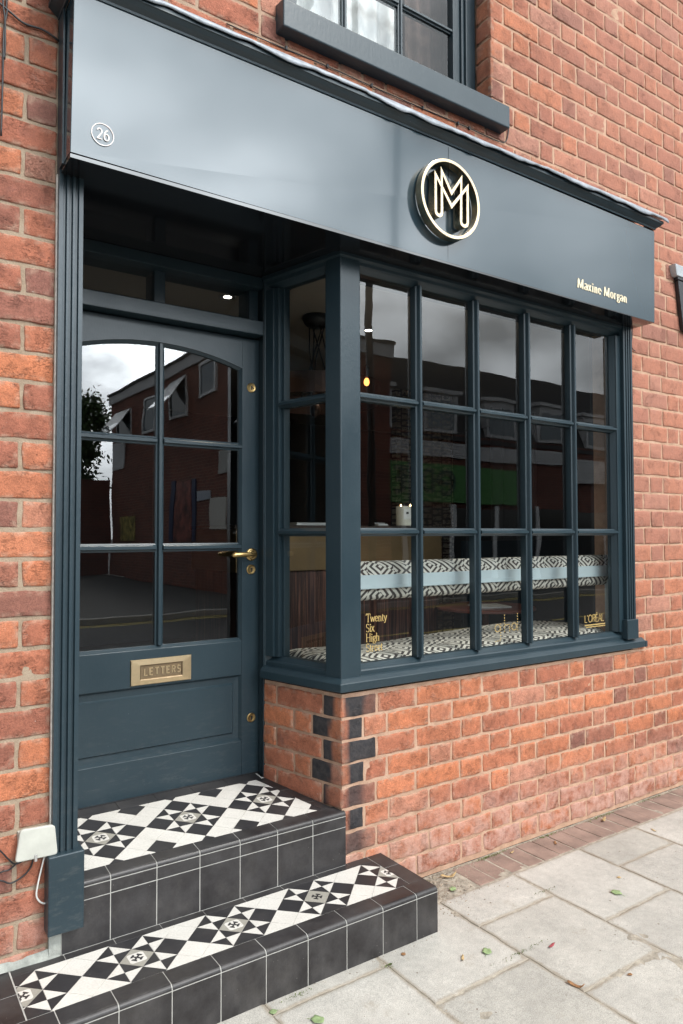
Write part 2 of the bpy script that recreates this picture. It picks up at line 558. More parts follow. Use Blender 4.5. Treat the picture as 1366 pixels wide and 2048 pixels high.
WBOARD = simple('white_boarding', (.55, .55, .56), .6, nscale=3, namp=.08)
GREENS = simple('green_shop_sign', (.075, .25, .06), .5)
UPVC = simple('white_window_frame', (.72, .73, .74), .4)
FGLASS = simple('far_window_glass', (.09, .12, .14), .05, spec=1.0)
DKGLASS = simple('dark_shop_glass', (.012, .013, .015), .08, spec=.8)
LEAFM = simple('tree_leaf', (.045, .085, .022), .7, nscale=3, namp=.4)
BARK = simple('bark', (.07, .05, .035), .9)
LEAF_G = simple('fallen_green_leaf', (.27, .36, .17), .8, nscale=60, namp=.25)
LEAF_B = simple('fallen_brown_leaf', (.28, .14, .06), .8, nscale=60, namp=.3)
LEAF_R = simple('fallen_red_leaf', (.30, .06, .07), .7, nscale=60, namp=.3)
LEAF_Y = simple('fallen_tan_leaf', (.48, .34, .17), .8, nscale=60, namp=.3)
DEBRIS = simple('grit', (.33, .27, .21), .9, nscale=50, namp=.5)
MOSS = simple('moss', (.11, .15, .035), .95, nscale=80, namp=.5, bdist=.003, bscale=300)


# ------------------------------------------------------------------ mesh helpers
def tag(o, label=None, cat=None, group=None, kind=None):
    if label:
        o['label'] = label
    if cat:
        o['category'] = cat
    if group:
        o['group'] = group
    if kind:
        o['kind'] = kind
    return o


def empty(name, loc=(0, 0, 0)):
    o = bpy.data.objects.new(name, None)
    o.empty_display_size = .1
    o.location = loc
    col.objects.link(o)
    return o


class MB:
    def __init__(s):
        s.v, s.f, s.m = [], [], []

    def add(s, verts, faces, m=0):
        b = len(s.v)
        s.v += [tuple(x) for x in verts]
        s.f += [tuple(b + i for i in f) for f in faces]
        s.m += [m] * len(faces)

    def box(s, x0, x1, y0, y1, z0, z1, m=0):
        V = [(x, y, z) for x in (x0, x1) for y in (y0, y1) for z in (z0, z1)]
        s.add(V, [(0, 1, 3, 2), (4, 6, 7, 5), (0, 4, 5, 1), (2, 3, 7, 6), (0, 2, 6, 4), (1, 5, 7, 3)], m)

    def obox(s, o, ax, ay, az, m=0):
        """box from corner o along three vectors"""
        o, ax, ay, az = map(Vector, (o, ax, ay, az))
        V = [o + ax * i + ay * j + az * k for i in (0, 1) for j in (0, 1) for k in (0, 1)]
        s.add(V, [(0, 1, 3, 2), (4, 6, 7, 5), (0, 4, 5, 1), (2, 3, 7, 6), (0, 2, 6, 4), (1, 5, 7, 3)], m)

    def prism(s, poly, d, m=0):
        """polygon (3-D points) extruded by vector d"""
        n = len(poly)
        d = Vector(d)
        P = [Vector(p) for p in poly]
        V = P + [p + d for p in P]
        F = [tuple(range(n))[::-1], tuple(range(n, 2 * n))]
        F += [(i, (i + 1) % n, n + (i + 1) % n, n + i) for i in range(n)]
        s.add(V, F, m)

    def lathe(s, prof, c, ax, n=32, m=0, cap=True):
        """profile [(radius, height)] about axis ax at c"""
        ax = Vector(ax).normalized()
        a = ax.orthogonal().normalized()
        b = ax.cross(a)
        c = Vector(c)
        V = []
        for r, h in prof:
            for k in range(n):
                t = 2 * math.pi * k / n
                V.append(c + ax * h + (a * math.cos(t) + b * math.sin(t)) * r)
        F = []
        for i in range(len(prof) - 1):
            for k in range(n):
                k2 = (k + 1) % n
                F.append((i * n + k, i * n + k2, (i + 1) * n + k2, (i + 1) * n + k))
        if cap:
            F.append(tuple(range(n))[::-1])
            F.append(tuple(range((len(prof) - 1) * n, len(prof) * n)))
        s.add(V, F, m)

    def tube(s, pts, r, n=8, m=0, closed=False):
        P = [Vector(p) for p in pts]
        rr = r if isinstance(r, (list, tuple)) else [r] * len(P)
        V = []
        prev = None
        for i, p in enumerate(P):
            t = (P[min(i + 1, len(P) - 1)] - P[max(i - 1, 0)])
            if closed:
                t = P[(i + 1) % len(P)] - P[i - 1]
            t.normalize()
            a = prev - t * prev.dot(t) if prev is not None else t.orthogonal()
            a.normalize()
            prev = a
            b = t.cross(a)
            for k in range(n):
                th = 2 * math.pi * k / n
                V.append(p + (a * math.cos(th) + b * math.sin(th)) * rr[i])
        F = []
        L = len(P)
        for i in range(L if closed else L - 1):
            j = (i + 1) % L
            for k in range(n):
                k2 = (k + 1) % n
                F.append((i * n + k, i * n + k2, j * n + k2, j * n + k))
        if not closed:
            F.append(tuple(range(n))[::-1])
            F.append(tuple(range((L - 1) * n, L * n)))
        s.add(V, F, m)

    def build(s, name, mats, parent=None, bevel=0, smooth=False, seg=2):
        me = bpy.data.meshes.new(name)
        me.from_pydata(s.v, [], s.f)
        if not isinstance(mats, (list, tuple)):
            mats = [mats]
        for m in mats:
            me.materials.append(m)
        if len(mats) > 1:
            me.polygons.foreach_set('material_index', s.m)
        bm = bmesh.new()
        bm.from_mesh(me)
        bmesh.ops.recalc_face_normals(bm, faces=bm.faces)
        bm.to_mesh(me)
        bm.free()
        if smooth:
            me.polygons.foreach_set('use_smooth', [True] * len(me.polygons))
        o = bpy.data.objects.new(name, me)
        col.objects.link(o)
        if parent is not None:
            o.parent = parent
            o.matrix_parent_inverse = Matrix.Translation(-Vector(world_loc(parent)))
        if bevel:
            md = o.modifiers.new('bevel', 'BEVEL')
            md.width = bevel
            md.segments = seg
            md.limit_method = 'ANGLE'
            md.angle_limit = R(35)
            md.harden_normals = False
        return o


def world_loc(o):
    m = Matrix.Translation(Vector(o.location))
    if o.parent is None:
        return Vector(o.location)
    return Vector(world_loc(o.parent)) + (o.matrix_parent_inverse @ m).to_translation()


def smooth_pts(pts, k=6):
    """Catmull-Rom through points"""
    P = [Vector(p) for p in pts]
    P = [2 * P[0] - P[1]] + P + [2 * P[-1] - P[-2]]
    out = []
    for i in range(1, len(P) - 2):
        for j in range(k):
            t = j / k
            a, b, c, d = P[i - 1:i + 3]
            out.append(.5 * ((2 * b) + (c - a) * t + (2 * a - 5 * b + 4 * c - d) * t * t + (3 * b - a - 3 * c + d) * t ** 3))
    out.append(P[-2])
    return out


def sweep_path(mb, path, prof, m=0, close_ends=True):
    """profile [(outward offset, z)] swept with mitres along an open xy path; outward is to the right of travel"""
    n = len(path)
    P = [Vector((x, y)) for x, y in path]
    rings = []
    for i in range(n):
        if i == 0:
            t = (P[1] - P[0]).normalized()
            nn = Vector((t.y, -t.x))
            k = 1
        elif i == n - 1:
            t = (P[-1] - P[-2]).normalized()
            nn = Vector((t.y, -t.x))
            k = 1
        else:
            a = (P[i] - P[i - 1]).normalized()
            b = (P[i + 1] - P[i]).normalized()
            na, nb = Vector((a.y, -a.x)), Vector((b.y, -b.x))
            nn = (na + nb).normalized()
            k = 1 / max(.2, nn.dot(na))
        rings.append([(P[i].x + nn.x * o * k, P[i].y + nn.y * o * k, z) for o, z in prof])
    V = [p for r in rings for p in r]
    q = len(prof)
    F = []
    for i in range(n - 1):
        for j in range(q):
            j2 = (j + 1) % q
            F.append((i * q + j, i * q + j2, (i + 1) * q + j2, (i + 1) * q + j))
    if close_ends:
        F.append(tuple(range(q))[::-1])
        F.append(tuple(range((n - 1) * q, n * q)))
    mb.add(V, F, m)


# ---- smooth pseudo noise for geometry
_K = rng.normal(size=(24, 3))
_PH = rng.uniform(0, 6.28, 24)


def gnoise(P, scale):
    v = np.zeros(len(P))
    for k, ph in zip(_K, _PH):
        v += np.sin((P * scale) @ k + ph)
    return v / math.sqrt(24)


def grid_mesh_bricks(name, items, O, U, Nn, mats, parent, fine=True, depth=.016, rad=.0052, cell=.016):
    """items: (u0,u1,z0,z1,burnfunc or None); one mesh with rounded, uneven brick faces. O origin, U unit along, Nn outward normal"""
    O, U, Nn = (np.array(a, float) for a in (O, U, Nn))
    Zv = np.array((0, 0, 1.0))
    VV, FF, CC = [], [], []
    base = 0
    for (u0, u1, z0, z1, burn) in items:
        if u1 - u0 < .012 or z1 - z0 < .012:
            continue
        nu = max(3, int((u1 - u0) / cell))
        nz = max(3, int((z1 - z0) / cell))

        def ax(a, b, n):
            inner = np.linspace(a + rad, b - rad, n)
            return np.concatenate(([a, a + rad * .3], inner, [b - rad * .3, b]))
        us, zs = ax(u0, u1, nu), ax(z0, z1, nz)
        gu, gz = np.meshgrid(us, zs, indexing='ij')
        gu, gz = gu.ravel(), gz.ravel()
        seed = rng.uniform(0, 50)
        P = np.stack((gu, gz, np.full_like(gu, seed)), 1)
        dx = np.minimum(gu - u0, u1 - gu)
        dz = np.minimum(gz - z0, z1 - gz)
        d = np.minimum(dx, dz)
        # corners pull in
        cr = .0065
        cx = np.clip(cr - dx, 0, cr)
        cz = np.clip(cr - dz, 0, cr)
        rr = np.sqrt(cx ** 2 + cz ** 2)
        over = np.clip(rr - cr, 0, None)
        su = np.where(gu < (u0 + u1) / 2, 1, -1)
        sz = np.where(gz < (z0 + z1) / 2, 1, -1)
        gu2 = gu + su * over * cx / np.maximum(rr, 1e-6)
        gz2 = gz + sz * over * cz / np.maximum(rr, 1e-6)
        near = np.clip(1 - d / .02, 0, 1)
        wear = 1 + 1.6 * max(0.0, 1 - z0 / .40)
        gu2 = gu2 + near * gnoise(P, 60) * .0015 * wear
        gz2 = gz2 + near * gnoise(P + 9.1, 60) * .0014 * wear
        t = np.clip(1 - d / rad, 0, 1)
        h = -rad * (1 - np.sqrt(np.clip(1 - t * t, 0, 1))) * .75
        h += gnoise(P, 22) * .0009 + gnoise(P, 90) * .0005
        tilt = rng.normal(0, .007, 2)
        h += (gu - (u0 + u1) / 2) * tilt[0] + (gz - (z0 + z1) / 2) * tilt[1] + rng.normal(0, .0009)
        pts = O + np.outer(gu2, U) + np.outer(gz2, Zv) + np.outer(h, Nn)
        A, B = len(us), len(zs)
        idx = np.arange(A * B).reshape(A, B)
        q = np.stack((idx[:-1, :-1], idx[1:, :-1], idx[1:, 1:], idx[:-1, 1:]), -1).reshape(-1, 4)
        ring = np.concatenate((idx[:, 0], idx[-1, 1:], idx[-2::-1, -1], idx[0, -2:0:-1]))
        back = pts[ring] - Nn * depth
        nb = A * B
        k = len(ring)
        j = np.arange(k)
        sq = np.stack((ring, nb + j, nb + (j + 1) % k, ring[(j + 1) % k]), -1)
        VV.append(np.concatenate((pts, back)))
        FF.append(np.concatenate((q, sq)) + base)
        r1, r2 = rng.random(), rng.random()
        if O[0] > 1 or (u0 > 1 and z1 < .83 and U[0] > .9):
            r1, r2 = .36 + .60 * r1, r2 * (.97 if u0 > 2.3 else .90)
        elif u0 > 1.8:
            r1, r2 = .22 + .78 * r1, r2 * .95
        bval = burn(gu, gz) if burn is not None else np.zeros(A * B)
        cc = np.zeros((A * B + k, 4))
        cc[:, 0] = r1
        cc[:, 1] = r2
        cc[:A * B, 2] = bval
        cc[A * B:, 2] = bval[ring]
        cc[:A * B, 3] = near
        cc[A * B:, 3] = 1
        CC.append(cc)
        base += A * B + k
    V = np.concatenate(VV)
    F = np.concatenate(FF)
    Cc = np.concatenate(CC)
    me = bpy.data.meshes.new(name)
    me.vertices.add(len(V))
    me.vertices.foreach_set('co', V.ravel())
    me.loops.add(len(F) * 4)
    me.loops.foreach_set('vertex_index', F.ravel().astype(np.int32))
    me.polygons.add(len(F))
    me.polygons.foreach_set('loop_start', np.arange(0, len(F) * 4, 4, dtype=np.int32))
    me.polygons.foreach_set('loop_total', np.full(len(F), 4, dtype=np.int32))
    me.polygons.foreach_set('use_smooth', np.ones(len(F), dtype=bool))
    me.update(calc_edges=True)
    at = me.color_attributes.new('bk', 'FLOAT_COLOR', 'POINT')
    at.data.foreach_set('color', Cc.ravel())
    for m in mats:
        me.materials.append(m)
    o = bpy.data.objects.new(name, me)
    col.objects.link(o)
    if parent is not None:
        o.parent = parent
    return o


def sheet(mb, us, zs, fn, m=0):
    A, B = len(us), len(zs)
    V = [fn(u, z) for u in us for z in zs]
    F = [(i * B + j, (i + 1) * B + j, (i + 1) * B + j + 1, i * B + j + 1) for i in range(A - 1) for j in range(B - 1)]
    mb.add(V, F, m)


# ------------------------------------------------------------------ brick layout
J = .0056   # half joint
building = tag(empty('shop_building', (0, 0, 0)), 'red brick shop with navy painted door, bay window and upstairs sash window', 'shop')
E1 = [1.054, 1.228, 1.437, 1.693, 1.825, 2.075, 2.197, 2.440, 2.560, 2.803, 2.925]
E2 = [1.054, 1.165, 1.286, 1.511, 1.640, 1.881, 2.010, 2.258, 2.368, 2.627, 2.729, 2.984]


def edges_row(k, x0, x1):
    E = list(E1 if k % 2 else E2)
    step = [.246, .121] if k % 2 else [.120, .247]
    i = 0
    while E[-1] < x1 + .3:
        E.append(E[-1] + step[i % 2])
        i += 1
    F = []
    x = E[0]
    st = [.247, .120]
    i = k % 2
    while x > x0 - .3:
        x -= st[i % 2]
        F.append(x)
        i += 1
    return F[::-1] + E


def row_items(k, z0, z1, spans, E, burn=None):
    out = []
    for a, b in spans:
        xs = [a] + [e + rng.normal(0, .003) for e in E if a + .03 < e < b - .03] + [b]
        for i in range(len(xs) - 1):
            out.append((xs[i] + (J if i else 0), xs[i + 1] - (J if i < len(xs) - 2 else 0), z0 + J + rng.normal(0, .0008), z1 - J + rng.normal(0, .0008), burn))
    return out


items = []
# left of the shopfront
for k in range(0, 35):
    z0 = .021 + k * .0906
    E = [-.128, -.247, -.49, -.61, -.86, -.98, -1.22, -1.34][::-1] if k % 2 == 0 else [-.27, -.39, -.635, -.755, -1.0, -1.12, -1.37][::-1]
    items += row_items(k, z0, z0 + .0906, [(-1.6, -.034)], E)


# below and right of the window
def qb_front(k):
    def f(u, z):
        n = gnoise(np.stack((u * 1.0, z, z * 0 + k), 1), 22) * .006
        s_ = u - 1.054 + n
        if k % 2:
            return np.clip((s_ - .026) * 70, .28, 1)
        if k == 0:
            return np.clip((s_ - .004) * 60, 0, 1) * np.clip((.155 - s_) * 22, .72, 1)
        if k == 2:
            return np.clip((s_ - .018) * 40, .28, 1)
        return np.clip((s_ - .012) * 40, 0, .85) * np.clip((.15 - s_) * 16, .3, 1)
    return f


rows = []
for k in range(0, 9):
    rows.append((k, .812 - (k + 1) * .0885, .812 - k * .0885))
for k, z0, z1 in rows:
    E = edges_row(k + 1, 1.0, 5.2)
    it = row_items(k, z0, z1, [(1.056, 5.2)], E)
    b = qb_front(k)
    if k < 7:
        f = it[0]
        it[0] = (f[0], f[1], f[2], f[3], b)
    items += it
zz = .812
k = 0
TOPZ = []
while zz < 5.0:
    z0, z1 = zz, zz + .0968
    E = edges_row(k, -1.6, 5.2)
    if z1 < 3.06:
        sp = [(2.99 if z0 > .83 else 3.03, 5.2)]
    elif z0 < 3.34:
        sp = [(-1.6, 5.2)] if z0 > 3.27 else [(2.6, 5.2)] if z0 < 3.08 else [(-.0, 5.2)]
    else:
        sp = [(-1.6, .80), (1.922, 5.2)]
    items += row_items(k, z0, z1, sp, E)
    zz = z1
    k += 1
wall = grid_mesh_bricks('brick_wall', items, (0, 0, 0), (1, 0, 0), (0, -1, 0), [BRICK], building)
tag(wall, 'uneven red brickwork in pale lime mortar')
# return wall beside the door (splayed)
A0 = Vector((1.054, 0, 0))
B0 = Vector((.943, .437, 0))
RD = (B0 - A0).normalized()
RN = Vector((-RD.y, RD.x, 0))      # pointing out to the porch (towards -x)
if RN.x > 0:
    RN = -RN
LRET = (B0 - A0).length


def qb_ret(s0):
    def f(u, z):
        n = gnoise(np.stack((u * 1.0, z, z * 0 + 3), 1), 22) * .012
        return np.clip((u - s0 + n) * 60, .28, 1)
    return f


it = []
for k, z0, z1 in rows:
    if z1 < .1:
        continue
    e = [.107, .372] if k % 2 == 0 else [.165, .268]
    xs = [.002] + [x + rng.normal(0, .003) for x in e] + [LRET]
    for i in range(3):
        it.append((xs[i] + (J if i else 0), xs[i + 1] - (J if i < 2 else 0), z0 + J, z1 - J, qb_ret((.034, .050, .026, .046, .06, .05, .05)[min(k, 6)]) if i == 0 and k < 6 else None))
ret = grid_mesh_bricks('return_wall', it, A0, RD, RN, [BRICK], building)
# jambs of the upstairs window
it = []
for z0 in np.arange(3.34, 4.9, .0968):
    it.append((0, .098, z0 + J, z0 + .0968 - J, None))
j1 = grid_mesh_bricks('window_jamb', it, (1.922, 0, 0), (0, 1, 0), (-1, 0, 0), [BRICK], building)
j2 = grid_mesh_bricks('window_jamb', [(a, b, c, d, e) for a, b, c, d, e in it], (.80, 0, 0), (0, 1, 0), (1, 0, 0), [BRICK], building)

# mortar bed: uneven sheets just behind the brick faces, and the masonry core behind them
mb = MB()


def mortar_sheet(x0, x1, z0, z1, step=.02):
    nx, nz = max(2, int((x1 - x0) / step)), max(2, int((z1 - z0) / step))
    us, zs = np.linspace(x0, x1, nx), np.linspace(z0, z1, nz)
    gu, gz = np.meshgrid(us, zs, indexing='ij')
    P = np.stack((gu.ravel(), gz.ravel(), gu.ravel() * 0), 1)
    h = .0038 + gnoise(P, 40) * .0007 + gnoise(P, 9) * .0006
    V = [(p[0], hh, p[1]) for p, hh in zip(P, h)]
    F = [(i * nz + j, (i + 1) * nz + j, (i + 1) * nz + j + 1, i * nz + j + 1) for i in range(nx - 1) for j in range(nz - 1)]
    mb.add(V, F)


mortar_sheet(-1.6, -.030, 0, 3.10)
mortar_sheet(1.058, 5.2, 0, .822)
mortar_sheet(2.99, 5.2, .822, 3.10)
mortar_sheet(-1.6, 5.2, 3.10, 3.36, .03)
mortar_sheet(-1.6, .798, 3.36, 5, .03)
mortar_sheet(1.926, 5.2, 3.36, 5, .03)
zr = [.0, .822]
q = [A0 - RN * .006 + RD * .004, B0 - RN * .006]
mb.add([(q[0].x, q[0].y, 0), (q[1].x, q[1].y, 0), (q[1].x, q[1].y, .822), (q[0].x, q[0].y, .822)], [(0, 1, 2, 3)])
mb.box(1.927, 1.935, .004, .099, 3.36, 4.9)
mb.box(.787, .795, .004, .099, 3.36, 4.9)
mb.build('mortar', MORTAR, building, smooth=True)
mb = MB()
# masonry core with openings (kept behind the mortar)
mb.box(-1.6, -.036, .02, .25, 0, 3.3)
mb.box(3.0, 5.2, .02, .25, 0, 3.3)
mb.prism([(1.075, .02, 0), (3.0, .02, 0), (3.0, .25, 0), (1.02, .25, 0)], (0, 0, .80))
mb.box(-1.6, .785, .02, .25, 3.3, 5.2)
mb.box(1.936, 5.2, .02, .25, 3.3, 5.2)
mb.box(.785, 1.936, .02, .25, 3.3, 3.40)
mb.box(.785, 1.936, .02, .25, 4.8, 5.2)
mb.box(-.036, 3.0, .02, .25, 2.70, 3.3)
mb.build('masonry_core', MORTAR, building)

# ------------------------------------------------------------------ window sill and bay frame
zs_b, zs_t = .833, .866
sillpath = [(B0.x, B0.y), (A0.x, A0.y), (3.062, 0)]
dwin = tag(empty('display_window'), 'navy timber shop window of five by three panes with a splayed return')
dwin.parent = building
mb = MB()
sweep_path(mb, sillpath, [(-.05, zs_b), (.022, zs_b), (.024, zs_t), (.006, zs_t + .016), (-.004, zs_t + .020), (-.05, zs_t + .022)])
mb.box(3.0621, 3.082, -.024, -.001, zs_b, zs_t)
mb.build('sill', PAINT, dwin, bevel=.003)
mb = MB()
path2 = [(B0.x + .0, B0.y), (A0.x, A0.y), (2.905, 0)]
# bottom rail: small plinth then a splayed bead to the glass
sweep_path(mb, path2, [(-.07, .882), (-.006, .882), (-.006, .902), (-.010, .908), (-.014, .908), (-.036, .926), (-.07, .926)])
mb.build('bottom_frame_rail', PAINT, dwin, bevel=.0015)
mb = MB()
# head rail
sweep_path(mb, path2, [(-.07, 2.60), (.012, 2.60), (.012, 2.575), (-.004, 2.57), (-.006, 2.556), (-.014, 2.552), (-.036, 2.535), (-.07, 2.535)])
mb.build('head_frame_rail', PAINT, dwin, bevel=.0015)
mb = MB()
# corner post
pa = A0 + RD * .085
mb.prism([(1.152, 0, .868), (1.152, .07, .868), (pa.x + .06, pa.y - .01, .868), (pa.x, pa.y, .868), (1.054, 0, .868)], (0, 0, 1.72))
mb.build('corner_post', PAINT, dwin, bevel=.004)


def glazing_bar_v(mb, x, z0, z1, y=0.0, w=.034, face=.010, d=.036):
    """upright bar: narrow face in front, moulded slope back to the glass"""
    h = w / 2
    f = face / 2
    prof = [(-f, y), (f, y), (f + .002, y + .004), (h - .006, y + d * .45), (h, y + d * .55), (h, y + d + .018), (-h, y + d + .018), (-h, y + d * .55), (-h + .006, y + d * .45), (-f - .002, y + .004)]
    mb.prism([(x + a, b, z0) for a, b in prof], (0, 0, z1 - z0))


def glazing_bar_h(mb, z, x0, x1, y=0.0, w=.034, face=.010, d=.036):
    h = w / 2
    f = face / 2
    prof = [(-f, y), (f, y), (f + .002, y + .004), (h - .006, y + d * .45), (h, y + d * .55), (h, y + d + .018), (-h, y + d + .018), (-h, y + d * .55), (-h + .006, y + d * .45), (-f - .002, y + .004)]
    mb.prism([(x0, b, z + a) for a, b in prof], (x1 - x0, 0, 0))


BX = [1.477, 1.824, 2.171, 2.518]
BZ = [1.463, 2.020]
for x in BX:
    mb = MB()
    glazing_bar_v(mb, x, .926, 2.535)
    mb.build('mullion', PAINT, dwin)
for z in BZ:
    mb = MB()
    xs = [1.152] + BX + [2.866]
    for i in range(5):
        a = xs[i] + (.0152 if i else 0)
        b = xs[i + 1] - (.0152 if i < 4 else 0)
        glazing_bar_h(mb, z, a, b, y=.0015)
    # return light bars
    def rp(s, off, z):
        v = A0 + RD * s - RN * off
        return (v.x, v.y, z)
    f, h, d, y = .005, .017, .036, .012
    prof = [(-f, y), (f, y), (f + .002, y + .004), (h, y + d * .5), (h, y + d + .015), (-h, y + d + .015), (-h, y + d * .5), (-f - .002, y + .004)]
    P0 = [rp(.08, b, z + a) for a, b in prof]
    P1 = [rp(.375, b, z + a) for a, b in prof]
    mb.add(P0 + P1, [tuple(range(8))[::-1], tuple(range(8, 16))] + [(i, (i + 1) % 8, 8 + (i + 1) % 8, 8 + i) for i in range(8)])
    mb.build('transom_bar', PAINT, dwin)
mb = MB()
# right stile and its bead
mb.box(2.866, 2.905, .002, .07, .926, 2.535)
mb.prism([(2.852, .0365, .926), (2.866, .008, .926), (2.866, .06, .926), (2.852, .06, .926)], (0, 0, 1.609))
mb.build('window_stile', PAINT, dwin, bevel=.0015)
mb = MB()
# return stile next to the door frame
for s0, s1, o0, o1 in ((.395, .449, .004, .07), (.374, .395, .016, .07), (.360, .374, .036, .07)):
    P = [rp(s0, o0, .926), rp(s1, o0, .926), rp(s1, o1, .926), rp(s0, o1, .926)]
    mb.prism(P, (0, 0, 1.609))
mb.build('window_stile', PAINT, dwin, bevel=.0015)
mb = MB()
mb.prism([(1.1521, .036, .926), (1.1521, .008, .926), (1.168, .036, .926), (1.168, .06, .926), (1.1521, .06, .926)], (0, 0, 1.609))
mb.build('glazing_bead', PAINT, dwin)
# panes, each set by hand so their planes differ very slightly
mb = MB()
xs = [1.152] + BX + [2.866]
zs = [.915] + BZ + [2.545]
for i in range(5):
    for j in range(3):
        a, b = rng.normal(0, .0011, 2)
        x0, x1, z0, z1 = xs[i], xs[i + 1], zs[j], zs[j + 1]
        def yy(x, z):
            return .042 + a * (x - (x0 + x1) / 2) + b * (z - (z0 + z1) / 2)
        mb.add([(x, yy(x, z), z) for x, z in ((x0, z0), (x1, z0), (x1, z1), (x0, z1))], [(0, 1, 2, 3)])
for j in range(3):
    mb.add([rp(.08, .044, zs[j]), rp(.37, .044, zs[j]), rp(.37, .044, zs[j + 1]), rp(.08, .044, zs[j + 1])], [(0, 1, 2, 3)])
mb.build('pane', GLASS, dwin)

# ------------------------------------------------------------------ pilasters
def pilaster(x0, x1, yf, z0, z1, px0, px1, pyf, pz0, pz1, label, yback=.04):
    mb = MB()
    g, dp = .0055, .009
    n = 3
    wd = x1 - x0
    pts = [(x0, yback), (x0, yf)]
    for i in range(n):
        c = x0 + wd * (i + 1) / (n + 1)
        pts += [(c - g, yf), (c - g * .5, yf + dp), (c + g * .5, yf + dp), (c + g, yf)]
    pts += [(x1, yf), (x1, yback)]
    mb.prism([(x, y, z0) for x, y in pts], (0, 0, z1 - z0))
    o = mb.build('pilaster', PAINT, building)
    tag(o, label)
    mb = MB()
    mb.box(px0, px1, pyf, yback - .003, pz0, pz1)
    mb.build('plinth', PAINT, o, bevel=.004)
    return o


pl = pilaster(-.031, .043, -.030, .482, 2.60, -.046, .060, -.050, .246, .483, 'slim fluted navy pilaster left of the door')
mb = MB()
mb.box(-.0345, -.0312, -.012, .0, .484, 2.59)
mb.build('sealant_line', SEAL, pl)
pr_ = pilaster(2.905, 2.985, -.018, .99, 2.60, 2.892, 2.992, -.030, .886, .992, 'slim fluted navy pilaster right of the shop window')
mb = MB()
mb.box(2.9851, 2.9885, -.006, .0, .9, 2.58)
mb.build('sealant_line', SEAL, pr_)

# ------------------------------------------------------------------ door frame and door
frame = tag(empty('door_frame'), 'navy timber door frame with a two light fanlight')
frame.parent = building
mb = MB()
DX0, DX1 = .046, .951      # leaf
# right post with rebate, butting the bay frame
mb.prism([(.941, .437, .400), (.951, .470, .400), (.953, .60, .400), (1.03, .60, .400), (.996, .441, .400), (.943, .4372, .400)], (0, 0, 2.19))
# bead between post and bay
mb.prism([(.9445, .4345, .868), (.972, .419, .868), (.978, .4395, .868), (.9475, .4365, .868)], (0, 0, 1.72))
mb.box(-.036, .044, .437, .60, .400, 2.590)
mb.build('jamb', PAINT, frame, bevel=.003)
mb = MB()
mb.box(.0441, .9405, .437, .60, 2.333, 2.395)
mb.prism([(.0441, .437, 2.395), (.0441, .50, 2.412), (.0441, .60, 2.412), (.0441, .60, 2.395)], (.8964, 0, 0))
mb.build('transom', PAINT, frame, bevel=.003)
mb = MB()
mb.box(.0441, .9405, .445, .60, 2.545, 2.592)
mb.box(.4635, .5105, .494, .60, 2.4125, 2.5445)
mb.box(.8975, .9405, .490, .60, 2.4125, 2.5445)
mb.box(.0441, .075, .46, .60, 2.4125, 2.5445)
mb.build('fanlight_frame', PAINT, frame, bevel=.002)
mb = MB()
for a, b in ((.075, .4635), (.5105, .8975)):
    mb.add([(a, .512, 2.41), (b, .5125, 2.41), (b, .5125, 2.546), (a, .512, 2.546)], [(0, 1, 2, 3)])
mb.build('fanlight_pane', GLASS_D, frame)

door = tag(empty('entrance_door'), 'navy panelled front door with six arched panes and brass fittings')
door.parent = building
YF, YB = .50, .545
GX0, GX1, GZ0, MX = .128, .868, .990, .498
ZTOP = 2.327
SAG = .060
RAD = ((GX1 - GX0) ** 2 / 4 + SAG ** 2) / (2 * SAG)
ZAP = 2.250


def arch(x):
    return ZAP - RAD + math.sqrt(RAD ** 2 - (x - MX) ** 2)


mb = MB()
mb.box(DX0, GX0, YF, YB, .398, ZTOP)
mb.build('door_stile', PAINT, door, bevel=.0018)
mb = MB()
mb.box(GX1, DX1, YF, YB, .398, ZTOP)
mb.build('door_stile', PAINT, door, bevel=.0018)
mb = MB()
xs = np.linspace(GX0 + .0004, GX1 - .0004, 25)
mb.prism([(x, YF + .0005, arch(x)) for x in xs] + [(GX1 - .0004, YF + .0005, ZTOP), (GX0 + .0004, YF + .0005, ZTOP)], (0, YB - YF - .001, 0))
mb.build('top_rail', PAINT, door)
mb = MB()
# sloping bead under the arch
F_ = []
V_ = []
for x in xs:
    V_ += [(x, YF + .004, arch(x)), (x, YF + .014, arch(x) - .012), (x, YF + .03, arch(x) - .012)]
for i in range(24):
    F_ += [(i * 3, i * 3 + 3, i * 3 + 4, i * 3 + 1), (i * 3 + 1, i * 3 + 4, i * 3 + 5, i * 3 + 2)]
mb.add(V_, F_)
for (x0, sgn) in ((GX0, 1), (GX1, -1)):
    mb.prism([(x0, YF + .003, GZ0), (x0 + sgn * .010, YF + .014, GZ0), (x0 + sgn * .010, YF + .03, GZ0), (x0, YF + .03, GZ0)], (0, 0, arch(x0) - GZ0))
mb.prism([(GX0, YF + .002, GZ0), (GX0, YF + .015, GZ0 + .012), (GX0, YF + .03, GZ0 + .012), (GX0, YF + .03, GZ0)], (GX1 - GX0, 0, 0))
mb.build('glazing_bead', PAINT, door)
mb = MB()
mb.box(GX0 + .0004, GX1 - .0004, YF + .0005, YB, .842, GZ0)
mb.build('lock_rail', PAINT, door, bevel=.0015)
mb = MB()
mb.box(GX0 + .0004, GX1 - .0004, YF + .0005, YB, .398, .556)
mb.build('bottom_rail', PAINT, door, bevel=.0015)
mb = MB()
